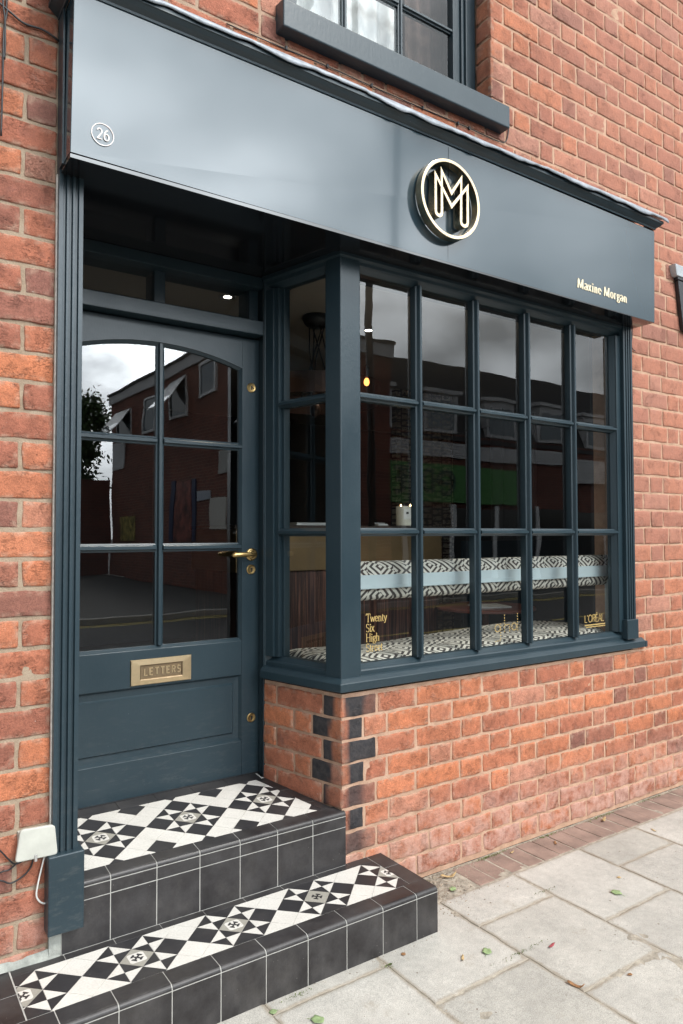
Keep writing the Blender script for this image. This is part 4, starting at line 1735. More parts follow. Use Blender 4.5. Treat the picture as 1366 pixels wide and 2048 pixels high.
# sloping bed
P_ = [(.002, .0515), (1.037, .0515), (.937, .452), (.945, .60), (.002, .60)]
zt_ = zup(-.01)
mb.prism([(.003, y, z) for y, z in [(YU + .0006, .1605), (YU + .0006, zt_ - .0135)] + [(YU + .0006 + .0125 - .0125 * math.cos(R(t)), zt_ - .0135 + .0129 * math.sin(R(t))) for t in range(0, 91, 15)] + [(.051, zup(.051) - .0008), (.051, .1605)]], (XU - .0045, 0, 0))
V_ = [(x, y, .36) for x, y in P_] + [(x, y, zup(min(y, .56)) - .0012) for x, y in P_]
n_ = len(P_)
mb.add(V_, [tuple(range(n_))[::-1], tuple(range(n_, 2 * n_))] + [(i, (i + 1) % n_, n_ + (i + 1) % n_, n_ + i) for i in range(n_)])
mb.build('grout_bed', GROUT, upper)
mb = MB()
yb0, yb1 = .0525, .4240


class _C:
    pass


def put_up(mb):
    tmp = MB()
    tile_pattern(tmp, .1363, .2399, lambda x, y: zup(y) - .0006, .0, 1.00, yb0, yb1)
    # trim to the splayed right border
    return tmp


_old_clip = clip_poly
def clip_poly(poly, x0, x1, y0, y1):
    P = _old_clip(poly, x0, x1, y0, y1)
    if x1 != 1.00 or len(P) < 3:
        return P
    out = []
    def f(p):
        return (1.0545 - .2540 * p[1] - .047) - p[0]
    for i in range(len(P)):
        a, b = P[i - 1], P[i]
        fa, fb = f(a), f(b)
        if (fa >= 0) != (fb >= 0):
            t = fa / (fa - fb)
            out.append((a[0] + (b[0] - a[0]) * t, a[1] + (b[1] - a[1]) * t))
        if fb >= 0:
            out.append(b)
    return out
t_ = put_up(mb)
t_.build('mosaic', [T_WHITE, T_BLACK, T_GREY], upper)
jx = [.152 + i * W for i in range(-1, 6)]
xsn = [.0025] + [x for x in jx if .03 < x < XU - .05] + [XU]
mb = MB()
bullnose_run(mb, xsn, .0515, YU - .0004, (zup(.0515) + .0006, zup(.0) + .0006), .3525, .013)
mb.build('nosing', T_SLATE, upper)
mb = MB()
for a, b in zip(xsn[:-1], xsn[1:]):
    j_ = rng.uniform(0, .0007)
    mb.box(a + .0015, b - .0015, YU - .0002 - j_, YU + .01, .3112, .3492)
    mb.box(a + .0015, b - .0015, YU - .0002 - j_ * .7, YU + .01, .1640, .3082)
mb.build('riser_tile', T_SLATE, upper, bevel=.0006)
mb = MB()
bx = [.004, .165, .3165, .469, .624, .776, .928]
for a, b in zip(bx[:-1], bx[1:]):
    mb.prism([(a + .001, .4255, zup(.4255) - .003), (b - .001, .4255, zup(.4255) - .003), (b - .001, .56, zup(.56) - .003), (a + .001, .56, zup(.56) - .003)], (0, 0, .0038))
for y0, y1 in ((.0525, .132), (.134, .276), (.278, .424)):
    P4 = [(xr(y0) - .0435, y0 + .001), (xr(y0) - .002, y0 + .001), (xr(y1) - .002, y1 - .001), (xr(y1) - .0435, y1 - .001)]
    V_ = [(x, y, zup(y) - .003) for x, y in P4] + [(x, y, zup(y) + .0008) for x, y in P4]
    mb.add(V_, [(3, 2, 1, 0), (4, 5, 6, 7)] + [(i, (i + 1) % 4, 4 + (i + 1) % 4, 4 + i) for i in range(4)])
mb.build('border_tile', T_SLATE, upper, bevel=.0005)
mb = MB()  # thin black strip standing in for the dark gap under the door
mb.box(.046, .951, .490, .4995, .400, .4105)
mb.build('door_gap_strip', BLACKPL, upper)
# cement fillet between the left brickwork and the steps
mb = MB()
us = np.linspace(-1.6, .0, 60)
sheet(mb, us, np.linspace(0, 1, 5), lambda u, t: (u, -.012 + .010 * t + .002 * math.sin(u * 40), .162 + .028 * t + .004 * math.sin(u * 23 + t)))
mb.box(-.034, .0012, -.011, .03, .158, .26)
mb.build('cement_fillet', CEMENT, steps, smooth=False)

# ------------------------------------------------------------------ pavement and road
def st(name, mb, mats, **kw):
    o = mb.build(name, mats, None, **kw)
    o['kind'] = 'structure'
    return o


pts_items = []
cols_x = [-2.55, -2.11, -1.67, -1.23, -.79, -.35, .085, .525, .965, 1.392, 1.812, 2.245, 2.675, 3.11, 3.545, 3.98, 4.41, 4.85, 5.29, 5.73]
for i in range(len(cols_x) - 1):
    x0, x1 = cols_x[i], cols_x[i + 1]
    y = -.185
    first = (.215 if i % 2 == 1 else .455)
    ends = [-.19 - first]
    while ends[-1] > -2.9:
        ends.append(ends[-1] - .452 + rng.normal(0, .005))
    ys = [-.19] + ends
    if x1 < 1.3:
        ys[0] = -.30
    for a, b in zip(ys[:-1], ys[1:]):
        if a - b > .04:
            pts_items.append((x0 + .0022, x1 - .0022, b + .0022, a - .0022))
# slabs use the same rounded face builder, laid flat
VV, FF, CC = [], [], []
base = 0
for (x0, x1, y0, y1) in pts_items:
    near = (x1 > -.6)
    cell = .02 if near else .09
    nx, ny = max(3, int((x1 - x0) / cell)), max(3, int((y1 - y0) / cell))
    r_ = .006
    xs = np.concatenate(([x0, x0 + .002], np.linspace(x0 + r_, x1 - r_, nx), [x1 - .002, x1]))
    ys = np.concatenate(([y0, y0 + .002], np.linspace(y0 + r_, y1 - r_, ny), [y1 - .002, y1]))
    gx, gy = np.meshgrid(xs, ys, indexing='ij')
    gx, gy = gx.ravel(), gy.ravel()
    d = np.minimum(np.minimum(gx - x0, x1 - gx), np.minimum(gy - y0, y1 - gy))
    P3 = np.stack((gx, gy, gx * 0), 1)
    chip = np.clip(gnoise(P3, 34) - 1.15, 0, 1) * np.clip(1 - d / .025, 0, 1)
    t = np.clip(1 - d / r_, 0, 1)
    ti = rng.normal(0, .004, 2)
    h = -.0018 * t ** 2 + gnoise(P3, 18) * .0005 + (gx - (x0 + x1) / 2) * ti[0] + (gy - (y0 + y1) / 2) * ti[1] - chip * .006
    e = np.clip(1 - d / .03, 0, 1)
    edge_j = np.clip(1 - d / .01, 0, 1)
    gx2 = gx + edge_j * gnoise(P3 + 3, 45) * .002
    gy2 = gy + edge_j * gnoise(P3 + 8, 45) * .002
    pts = np.stack((gx2, gy2, h), 1)
    A, B = len(xs), len(ys)
    idx = np.arange(A * B).reshape(A, B)
    q = np.stack((idx[:-1, :-1], idx[1:, :-1], idx[1:, 1:], idx[:-1, 1:]), -1).reshape(-1, 4)
    ring = np.concatenate((idx[:, 0], idx[-1, 1:], idx[-2::-1, -1], idx[0, -2:0:-1]))
    back = pts[ring] - np.array((0, 0, .03))
    k = len(ring)
    j = np.arange(k)
    sq = np.stack((ring, A * B + j, A * B + (j + 1) % k, ring[(j + 1) % k]), -1)
    VV.append(np.concatenate((pts, back)))
    FF.append(np.concatenate((q, sq)) + base)
    cc_ = np.zeros((A * B + k, 4))
    cc_[:, 0] = rng.random()
    cc_[:A * B, 3] = e
    cc_[A * B:, 3] = 1
    CC.append(cc_)
    base += A * B + k
V = np.concatenate(VV)
F = np.concatenate(FF)
me = bpy.data.meshes.new('pavement')
me.from_pydata(V.tolist(), [], F.tolist())
at = me.color_attributes.new('bk', 'FLOAT_COLOR', 'POINT')
at.data.foreach_set('color', np.concatenate(CC).ravel())
me.materials.append(PAVE)
me.polygons.foreach_set('use_smooth', [True] * len(me.polygons))
o = bpy.data.objects.new('pavement', me)
col.objects.link(o)
tag(o, kind='structure')
mb = MB()
us, vs = np.linspace(-2.6, 5.8, 300), np.linspace(-3.0, .004, 110)
gu, gv = np.meshgrid(us, vs, indexing='ij')
Pn = np.stack((gu.ravel(), gv.ravel(), gu.ravel() * 0), 1)
hh = -.0022 + gnoise(Pn, 30) * .0010
mb.add([(p[0], p[1], z) for p, z in zip(Pn, hh)], [(i * 110 + j, (i + 1) * 110 + j, (i + 1) * 110 + j + 1, i * 110 + j + 1) for i in range(299) for j in range(109)])
st('pavement_bed', mb, JOINT, smooth=True)
# brown paver strip by the wall
mb = MB()
x = 1.62
while x < 5.7:
    wd = .104 + rng.normal(0, .004)
    zt = .0006 + rng.normal(0, .0014)
    sk = rng.normal(0, .003)
    y0, y1 = -.183 + rng.normal(0, .002), -.012 + rng.normal(0, .003)
    V_ = [(x, y0, -.03), (x + wd - .006, y0, -.03), (x + wd - .006 + sk, y1, -.03), (x + sk, y1, -.03)]
    mb.add(V_ + [(a, b, zt) for a, b, c in V_], [(3, 2, 1, 0), (4, 5, 6, 7)] + [(i, (i + 1) % 4, 4 + (i + 1) % 4, 4 + i) for i in range(4)])
    x += wd
st('pavement_edging', mb, SETT, bevel=.004)
mb = MB()
mb.box(-60, 60, -3.16, -3.0, -.2, .0)
mb.box(-60, 60, -9.6, -9.45, -.2, .0)
st('kerb', mb, KERB, bevel=.01)
mb = MB()
mb.box(-2.6 - 57, -2.56, -2.999, .3, -.02, -.001)
mb.box(5.74, 62, -2.999, .3, -.02, -.001)
mb.box(-60, 6.9, -24, -9.601, -.02, -.0015)
mb.box(6.9, 60, -14.2, -9.601, -.02, -.0015)
st('far_pavement', mb, simple('far_concrete', (.060, .058, .055), .9, nscale=2, namp=.15))
mb = MB()
mb.add([(-300, -300, -.11), (300, -300, -.11), (300, 300, -.11), (-300, 300, -.11)], [(0, 1, 2, 3)])
st('road', mb, ASPH)
mb = MB()
mb.box(-60, 60, -9.36, -9.28, -.112, -.106)
mb.box(-60, 60, -9.18, -9.10, -.112, -.106)
for x in range(-30, 40, 4):
    mb.box(x, x + 2, -6.3, -6.2, -.112, -.106)
st('road_markings', mb, YEL)

# ------------------------------------------------------------------ litter on the ground
def leaf(x, y, mat, size, label, ang=None, shape='round', curl=.25):
    mb = MB()
    a = ang if ang is not None else rng.uniform(0, 6.28)
    n = 14
    pts = []
    for i in range(n):
        t = 2 * math.pi * i / n
        if shape == 'round':
            r = 1 + .10 * math.sin(5 * t + 1) + .05 * rng.normal()
            px, py = r * math.cos(t), r * .86 * math.sin(t)
        else:
            r = 1 + .05 * rng.normal()
            px, py = 1.35 * r * math.cos(t), .34 * r * math.sin(t)
        pts.append((px, py))
    V_ = []
    for px, py in pts + [(px * .5, py * .5) for px, py in pts] + [(0, 0)]:
        zz2 = .10 + curl * (px * px + py * py) * (.55 + .3 * math.sin(3 * px + 2 * py))
        X, Y = px * math.cos(a) - py * math.sin(a), px * math.sin(a) + py * math.cos(a)
        V_.append((x + X * size, y + Y * size, .001 + zz2 * size))
    F_ = [(i, (i + 1) % n, n + (i + 1) % n, n + i) for i in range(n)] + [(n + i, n + (i + 1) % n, 2 * n) for i in range(n)]
    mb.add(V_, F_)
    # stalk
    st_ = [(x + math.cos(a) * size * .9, y + math.sin(a) * size * .9, .002 + .1 * size), (x + math.cos(a) * size * 1.7, y + math.sin(a) * size * 1.7, .003)]
    mb.tube(st_, .0007, 5)
    o = mb.build('fallen_leaf', mat, None, smooth=True)
    md = o.modifiers.new('t', 'SOLIDIFY')
    md.thickness = .0006
    tag(o, label, 'leaf', 'leaves lying on the pavement')


leaf(1.297, -.539, LEAF_G, .019, 'round green leaf on the slab in front of the lower step corner')
leaf(2.028, -.544, LEAF_G, .022, 'largest round green leaf, in the middle of a slab further right')
leaf(.624, -.503, LEAF_G, .020, 'green leaf at the bottom edge of the photo below the steps')
leaf(.531, -.395, LEAF_G, .012, 'small pale green leaf against the foot of the lower riser', curl=.4)
leaf(1.511, -.642, LEAF_R, .016, 'narrow dark red leaf alone on a slab', .2, 'long')
leaf(1.393, -.835, LEAF_B, .021, 'curled brown leaf stuck in the slab joint', 1.9, 'long', .5)
leaf(1.049, -.385, LEAF_B, .009, 'little rust brown leaf beside the right end of the lower step')
leaf(1.592, -.897, LEAF_B, .008, 'tiny brown leaf on the slab nearest the lower right corner')
leaf(2.153, -.47, LEAF_Y, .009, 'small tan leaf just above the slab joint by the big green leaf')
leaf(1.501, -.150, LEAF_G, .016, 'yellow green leaf on the gritty strip next to the lower step', curl=.5)
leaf(1.56, -.06, LEAF_Y, .026, 'crumpled tan leaf at the wall base near the steps', 2.7, 'long', .6)
leaf(2.62, -.060, LEAF_Y, .024, 'crumpled tan leaf at the wall base far to the right', .4, 'long', .6)
leaf(2.20, -.10, LEAF_B, .015, 'brown leaf lying on the brown pavers by the wall', .9, 'long', .5)
leaf(2.717, -.276, LEAF_Y, .014, 'pale scrap of leaf on the far slab near the pavers', 1.3, 'long', .3)
leaf(1.96, -.05, LEAF_Y, .012, 'short tan leaf on the pavers close to the wall', .2, 'long', .5)
leaf(1.20, -.52, LEAF_Y, .014, 'bent tan leaf at the joint left of the round green leaf', .8, 'long', .4)

# grit and soil along the wall foot and joints
mb = MB()
def chip(x, y, s, z=0):
    a = rng.uniform(0, 6.28)
    V_ = []
    for i in range(5):
        t = a + i * 1.2566
        V_.append((x + math.cos(t) * s * rng.uniform(.6, 1.2), y + math.sin(t) * s * rng.uniform(.5, 1), z + rng.uniform(0, .3) * s))
    V_.append((x, y, z + s * rng.uniform(.5, 1.1)))
    mb.add(V_, [(i, (i + 1) % 5, 5) for i in range(5)])
for _ in range(1500):
    x = 1.26 + abs(rng.normal(0, .2))
    y = -abs(rng.normal(0, .11)) - .003
    if y > -.40 and not (x < 1.252):
        chip(x, y, rng.uniform(.0012, .0048))
for _ in range(900):
    chip(rng.uniform(1.5, 5), -abs(rng.normal(0, .018)) - .003, rng.uniform(.001, .004))
for _ in range(260):
    x0 = rng.choice([.965, 1.392, 1.812, 2.245, 2.675]) + rng.normal(0, .006)
    chip(x0, rng.uniform(-1.3, -.19), rng.uniform(.001, .003), -.001)
for _ in range(240):
    chip(rng.uniform(.0, 1.25), -.352 - abs(rng.normal(0, .006)), rng.uniform(.001, .003), -.001)
for _ in range(160):
    chip(rng.uniform(.2, 3.4), rng.uniform(-1.3, -.36), rng.uniform(.0008, .0022))
tag(mb.build('grit', DEBRIS, None), 'loose grit and crumbs of mortar along the wall foot and slab joints', 'grit', kind='stuff')
mb = MB()
for cx, cy, n, sp in ((1.86, -.012, 260, .05), (2.25, -.012, 180, .05), (2.66, -.012, 240, .06), (3.1, -.012, 150, .08), (1.44, -.03, 80, .03), (.97, -.40, 60, .01), (1.395, -.60, 90, .05), (1.815, -.36, 50, .03), (.64, -.36, 60, .03)):
    for _ in range(n):
        x, y = cx + rng.normal(0, sp), cy - abs(rng.normal(0, .008))
        s = rng.uniform(.0018, .0045)
        a = rng.uniform(0, 6.28)
        mb.add([(x, y, 0), (x + math.cos(a) * s, y + math.sin(a) * s * .6, s * .9), (x + math.cos(a + 1.3) * s, y + math.sin(a + 1.3) * s * .6, s * 1.1)], [(0, 1, 2)])
tag(mb.build('moss', MOSS, None), 'tufts of moss and weed in the joint at the foot of the wall', 'moss', kind='stuff')

# ------------------------------------------------------------------ small things on the wall
box = tag(empty('cover_box', (-.08, 0, .53)), 'tilted off white plastic cover plate on the brick left of the plinth', 'box')
mb = MB()
def rq(c, r=.012, n=5):
    out = []
    P_ = [Vector(p) for p in c]
    for i in range(4):
        a_, b_, d_ = P_[i - 1], P_[i], P_[(i + 1) % 4]
        u_ = (a_ - b_).normalized() * r
        v_ = (d_ - b_).normalized() * r
        for k in range(n + 1):
            t = k / n
            out.append((b_ + u_) * (1 - t) ** 2 + 2 * t * (1 - t) * b_ + (b_ + v_) * t * t)
    return out
q4 = rq([(-.137, .486), (-.016, .482), (-.024, .572), (-.122, .577)])
mb.prism([(p.x, -.038 + (p.y - .48) * .06, p.y) for p in q4], (0, .013, 0))
mb.build('cover', WHITEPL, box, bevel=.004, seg=3)
mb = MB()
mb.box(-.125, -.04, -.022, .0, .50, .565)
mb.build('back_plate', WHITEPL, box)
mb = MB()
mb.box(-.083, -.076, -.0405, -.030, .478, .497)
mb.build('clip', ALU, box)


def cable(name, pts, r, mat, label, clips=()):
    e = MB()
    e.tube(smooth_pts(pts, 6), r, 8)
    o = e.build(name, mat, None, smooth=True)
    tag(o, label, 'cable')
    return o


cable('white_cable', [(-.046, -.012, .490), (-.058, -.012, .440), (-.068, -.012, .395), (-.071, -.012, .362), (-.058, -.012, .340), (-.042, -.012, .334), (-.040, -.012, .350), (-.042, -.012, .40), (-.044, -.012, .475)], .0026, WHITEC, 'white cable looped below the plastic cover plate')
cable('black_cable', [(-.40, -.010, .70), (-.24, -.010, .60), (-.173, -.010, .522), (-.152, -.010, .494), (-.13, -.012, .473), (-.10, -.012, .482)], .0024, BLACKPL, 'black cable running down to the top left of the cover plate')
cable('black_cable', [(-.30, -.010, .42), (-.22, -.010, .432), (-.173, -.010, .458), (-.149, -.010, .460), (-.13, -.012, .473), (-.112, -.012, .49)], .0024, BLACKPL, 'short black cable joining the cover plate from the left edge')
cable('black_cable', [(-.36, -.010, .50), (-.24, -.010, .455), (-.172, -.010, .435), (-.144, -.010, .420), (-.112, -.010, .430), (-.088, -.010, .452), (-.080, -.012, .485)], .0026, BLACKPL, 'black cable sagging in a loop under the cover plate')
cable('black_cable', [(-.175, -.010, 3.40), (-.185, -.010, 3.088), (-.183, -.010, 3.061), (-.187, -.010, 3.026), (-.192, -.010, 2.987), (-.193, -.010, 2.902), (-.194, -.010, 2.78), (-.196, -.010, 2.662)], .0030, BLACKPL, 'upright black cable on the brickwork at the top left')
cable('black_cable', [(-.192, -.012, 3.40), (-.196, -.012, 3.10), (-.190, -.012, 3.03), (-.188, -.012, 2.95), (-.190, -.012, 2.90)], .0030, BLACKPL, 'second shorter upright cable at the top left')
cable('black_cable', [(-.40, -.010, 3.14), (-.25, -.010, 3.09), (-.179, -.010, 3.056), (-.134, -.010, 3.035), (-.083, -.010, 3.037), (-.045, -.010, 3.026), (-.02, .002, 3.02)], .0034, BLACKPL, 'black cable crossing the brick to the top corner of the fascia')
cl = tag(empty('fascia_cable', (1.2, 0, 3.32)), 'thin black cable clipped along the brick above the lead flashing', 'cable')
mb = MB()
mb.tube(smooth_pts([(.55, -.004, 3.318), (.78, -.004, 3.319), (.99, -.004, 3.323), (1.208, -.004, 3.321), (1.489, -.004, 3.321), (1.765, -.004, 3.324), (1.95, -.004, 3.322), (2.01, -.004, 3.335), (2.030, -.004, 3.38), (2.034, -.004, 3.44)], 5), .0024, 6)
mb.build('line', BLACKPL, cl, smooth=True)
for x in (.80, .99, 1.21, 1.49, 1.70, 1.77):
    mb = MB()
    mb.box(x - .004, x + .004, -.009, .001, 3.316, 3.330)
    mb.build('clip', BLACKPL, cl)
cable('black_cable', [(3.011, -.006, 2.60), (3.006, -.006, 2.55), (3.000, -.006, 2.50), (3.008, -.006, 2.478), (3.035, -.006, 2.470)], .0022, BLACKPL, 'short dark cable beside the top of the right pilaster')

# neighbour's lead-capped bracket at the right edge
nb = tag(empty('neighbour_bracket', (3.4, 0, 2.8)), 'black moulded console bracket with a lead cap at the right edge', 'bracket')
mb = MB()
pr2 = [(-.0, 2.62), (-.006, 2.66), (-.012, 2.72), (-.018, 2.80), (-.022, 2.86), (-.026, 2.945), (0, 2.945)]
mb.prism([(3.440, -.026, 2.945), (3.70, -.026, 2.945), (3.70, -.026, 2.60), (3.488, -.026, 2.66), (3.460, -.026, 2.82)], (0, .026, 0))
mb.box(3.432, 3.75, -.030, 0, 2.9455, 2.965)
mb.build('console', simple('black_gloss_paint', (.02, .02, .024), .35), nb, bevel=.004)
mb = MB()
mb.prism([(3.386, -.042, 3.028), (3.412, -.034, 2.9655), (3.80, -.034, 2.9655), (3.80, -.042, 3.028)], (0, .042, 0))
mb.build('lead_cap', simple('pale_lead_cap', (.44, .47, .50), .5, nscale=25, namp=.15), nb, bevel=.004)

# ------------------------------------------------------------------ interior
def struct_box(name, x0, x1, y0, y1, z0, z1, m):
    mb = MB()
    mb.box(x0, x1, y0, y1, z0, z1)
    return st(name, mb, m)


IX0, IX1, IY1, IZ0, IZ1 = -.6, 5.8, 4.8, .38, 2.75
struct_box('interior_floor', -.04, IX1, .61, IY1, IZ0 - .05, IZ0, INT_FLOOR)
struct_box('interior_floor', 1.12, IX1, .26, .609, IZ0 - .05, IZ0, INT_FLOOR)
mb = MB()
mb.box(-.04, IX1, .601, IY1, IZ1, IZ1 + .1)
mb.box(1.0, IX1, .08, .6005, IZ1, IZ1 + .1)
st('ceiling', mb, INT_CEIL)
struct_box('back_wall', -.04, IX1, IY1, IY1 + .1, IZ0, IZ1, INT_WALL)
struct_box('left_wall', -.14, -.04, .61, IY1, IZ0, IZ1, INT_WALL)
struct_box('right_wall', IX1, IX1 + .1, .25, IY1, IZ0, IZ1, INT_WALL)
mb = MB()
mb.box(3.0, IX1, .2505, .27, IZ0, IZ1)
mb.box(1.06, 3.0, .075, .30, 2.6045, IZ1)
mb.box(-.04, 1.06, .6005, .64, 2.5955, IZ1)
st('front_lining', mb, INT_WALL)
mb = MB()
mb.box(1.10, 3.0, .25, .27, IZ0, .80)
st('window_lining', mb, INT_NAVY)
# upstairs room shell
mb = MB()
mb.box(.2, 3.0, 2.6, 2.7, 3.1, 5.2)
mb.box(.2, 3.0, .2505, 2.6, 3.0, 3.1)
mb.box(.2, 3.0, .2505, 2.6, 5.2, 5.3)
mb.box(.1, .2, .2505, 2.6, 3.1, 5.2)
mb.box(3.0, 3.1, .2505, 2.6, 3.1, 5.2)
st('upstairs_wall', mb, simple('upstairs_plaster', (.5, .5, .48), .9))

bench = tag(empty('window_seat', (2, .4, .4)), 'built in window seat upholstered in black and cream maze fabric', 'bench')


def uv_box(o, fu):
    me = o.data
    uvl = me.uv_layers.new(name='UVMap')
    for lp in me.loops:
        co = me.vertices[lp.vertex_index].co
        uvl.data[lp.index].uv = fu(co)


# cushion: rounded right end, crowned top
mb = MB()
outline = [(1.09, .09), (2.80, .09)] + [(2.80 + .215 * math.sin(R(t)), .305 - .215 * math.cos(R(t))) for t in range(10, 90, 10)] + [(3.015, .32), (3.00, .46), (2.94, .58), (2.84, .66), (2.70, .68), (2.3, .62), (1.9, .545), (1.5, .47), (1.09, .53)]
rings = []
for ins, z in ((0.0, .82), (0, .885), (.006, .905), (.018, .921), (.04, .930), (.09, .936)):
    c = Vector((2.0, .33))
    rr_ = []
    for i, p in enumerate(outline):
        p = Vector(p)
        a_ = Vector(outline[i - 1])
        b_ = Vector(outline[(i + 1) % len(outline)])
        t_v = (b_ - a_).normalized()
        nrm = Vector((-t_v.y, t_v.x))
        rr_.append((p.x + nrm.x * ins, p.y + nrm.y * ins, z))
    rings.append(rr_)
n = len(outline)
V_ = [p for r in rings for p in r]
F_ = [(i * n + j, i * n + (j + 1) % n, (i + 1) * n + (j + 1) % n, (i + 1) * n + j) for i in range(len(rings) - 1) for j in range(n)] + [tuple(range((len(rings) - 1) * n, len(rings) * n))]
mb.add(V_, F_)
o = mb.build('seat_cushion', MAZE_S, bench, smooth=False)
uv_box(o, lambda c: (c.x * 1.0, c.y * 1.0 + c.z * 1.0))
mb = MB()
mb.prism([(x, y, .40) for x, y in [(1.10, .30), (2.78, .30), (2.95, .40), (2.93, .55), (2.80, .62), (2.3, .58), (1.5, .44), (1.10, .50)]], (0, 0, .42))
mb.build('base', INT_NAVY, bench)
cx_ = [1.185, 1.556, 1.932, 2.292, 2.648, 3.000]
for i in range(5):
    a, b = cx_[i] + .006, cx_[i + 1] - .004
    mb = MB()
    prof = []
    for t in range(0, 360, 20):
        r_y, r_z = .040, .085
        ct, st_ = math.cos(R(t)), math.sin(R(t))
        prof.append((.175 + r_y * abs(ct) ** .7 * (1 if ct > 0 else -1), 1.252 + r_z * abs(st_) ** .6 * (1 if st_ > 0 else -1)))
    V_ = []
    segs = [(a, .80), (a + .004, .93), (a + .014, 1.0), (b - .014, 1.0), (b - .004, .93), (b, .80)]
    for x, sc_ in segs:
        for y, z in prof:
            V_.append((x, .175 + (y - .175) * sc_, 1.252 + (z - 1.252) * (.96 + .04 * sc_)))
    n = len(prof)
    F_ = [(s * n + j, s * n + (j + 1) % n, (s + 1) * n + (j + 1) % n, (s + 1) * n + j) for s in range(5) for j in range(n)] + [tuple(range(n))[::-1], tuple(range(5 * n, 6 * n))]
    mb.add(V_, F_)
    o = mb.build('back_cushion', MAZE_B, bench, smooth=True)
    uv_box(o, lambda c: (c.x, c.z * 1.0 + c.y * .6))
mb = MB()
mb.box(1.175, 3.0, .118, .132, 1.219, 1.279)
mb.box(1.175, 1.215, .12, .16, .94, 1.219)
mb.box(2.96, 3.0, .12, .16, .90, 1.219)
mb.build('back_rail', RAILP, bench, bevel=.003)

desk = tag(empty('reception_desk', (2, 1.3, .4)), 'dark striped wood reception desk with a bronze top band', 'desk')
mb = MB()
mb.box(1.20, 2.66, 1.22, 1.80, .40, 1.244)
mb.build('front_panel', ZEB, desk)
mb = MB()
mb.box(1.18, 2.68, 1.20, 1.82, 1.2445, 1.485)
mb.build('top_band', DGOLD, desk, bevel=.004)
mb = MB()
mb.box(1.17, 2.69, 1.19, 1.83, 1.4855, 1.506)
mb.build('counter_top', simple('dark_counter', (.05, .04, .035), .2), desk)
lap = tag(empty('laptop', (1.75, 1.3, 1.507)), 'closed silver laptop on the reception desk', 'laptop')
mb = MB()
mb.box(1.60, 1.90, 1.26, 1.46, 1.507, 1.515)
mb.build('base', ALU, lap, bevel=.003)
mb = MB()
mb.box(1.602, 1.898, 1.262, 1.458, 1.5155, 1.524)
mb.build('lid', ALU, lap, bevel=.003)
cand = tag(empty('scented_candle', (2.42, 1.24, 1.507)), 'cream jar candle with two lit wicks on the reception desk', 'candle')
mb = MB()
mb.lathe([(.058, 0), (.062, .006), (.063, .125), (.060, .128), (.058, .118), (.0, .118)], (2.43, 1.27, 1.507), (0, 0, 1), 32)
mb.build('jar', WAX, cand, smooth=False)
mb = MB()
tdir = (Vector((-.55, -2.35, 0)) - Vector((2.43, 1.27, 0))).normalized()
tr_ = Vector((-tdir.y, tdir.x, 0))
cpt = Vector((2.43, 1.27, 1.55)) + tdir * .0615 + tr_ * .012
mb.obox(cpt - tr_ * .024, tr_ * .048, tdir * .003, (0, 0, .065))
o = mb.build('label', simple('white_label', (.85, .84, .80), .5), cand)
mb = MB()
mb.obox(cpt - tr_ * .008 + tdir * .003 + Vector((0, 0, .034)), tr_ * .016, tdir * .001, (0, 0, .014))
mb.build('label_mark', BLACKPL, o)
for dx in (-.03, .032):
    mb = MB()
    p0 = Vector((2.43, 1.27, 1.628)) + tr_ * dx
    mb.lathe([(.001, 0), (.004, .004), (.0045, .009), (.003, .016), (.0005, .022)], p0, (0, 0, 1), 12)
    mb.build('flame', FLAME, cand, smooth=True)
cardst = tag(empty('card_holder', (2.2, 1.26, 1.507)), 'clear card holder with white cards on the reception desk', 'card holder')
mb = MB()
mb.box(2.185, 2.265, 1.24, 1.275, 1.507, 1.512)
mb.box(2.185, 2.265, 1.277, 1.280, 1.507, 1.528)
mb.build('tray', simple('clear_acrylic', (.3, .3, .3), .1), cardst)
mb = MB()
mb.box(2.188, 2.262, 1.243, 1.272, 1.5125, 1.519)
mb.build('cards', PAPER, cardst)

pend = tag(empty('pendant_light', (1.70, 1.22, 2.75)), 'ring chandelier hung on black cables from a round black canopy', 'lamp')
PX, PY = 1.715, 1.22
mb = MB()
mb.lathe([(.0, 0), (.085, 0), (.088, -.012), (.074, -.045), (.055, -.062), (.0, -.064)], (PX, PY, 2.749), (0, 0, 1), 32, cap=False)
mb.build('canopy', BLACKPL, pend, smooth=True)
mb = MB()
mb.lathe([(.365, 0), (.38, 0), (.38, .115), (.365, .115), (.365, 0)], (PX, PY, 2.225), (0, 0, 1), 64, cap=False)
mb.build('ring', COPPER, pend)
mb = MB()
for i in range(6):
    t = i * 1.047 + .3
    a = Vector((PX + .045 * math.cos(t), PY + .045 * math.sin(t), 2.69))
    c = Vector((PX + .10 * math.cos(t + 1.9), PY + .10 * math.sin(t + 1.9), 2.27))
    mid = (a + c) / 2 + Vector((.03 * math.sin(i * 2.1), 0, 0))
    mb.tube(smooth_pts([a, mid, c], 6), .0045, 6)
for i in range(4):
    t = i * math.pi / 2
    mb.tube([(PX, PY, 2.29), (PX + .37 * math.cos(t), PY + .37 * math.sin(t), 2.29)], .006, 6)
mb.build('cable', BLACKPL, pend, smooth=True)
for i in range(6):
    t = i * 1.047
    x, y = PX + .25 * math.cos(t), PY + .25 * math.sin(t)
    mb = MB()
    mb.lathe([(.012, .07), (.03, .05), (.034, .02), (.028, -.012), (.0, -.03)], (x, y, 2.215), (0, 0, 1), 16)
    mb.build('bulb', COPPER, pend, smooth=True)
x, y = 1.772, .800
mb = MB()
mb.lathe([(.007, .026), (.014, .015), (.0155, 0), (.011, -.012), (.0, -.018)], (x, y, 2.285), (0, 0, 1), 16)
mb.build('bulb', BULB, pend, smooth=True)
mb = MB()
mb.lathe([(.012, 0), (.014, .05), (.006, .06)], (x, y, 2.318), (0, 0, 1), 16)
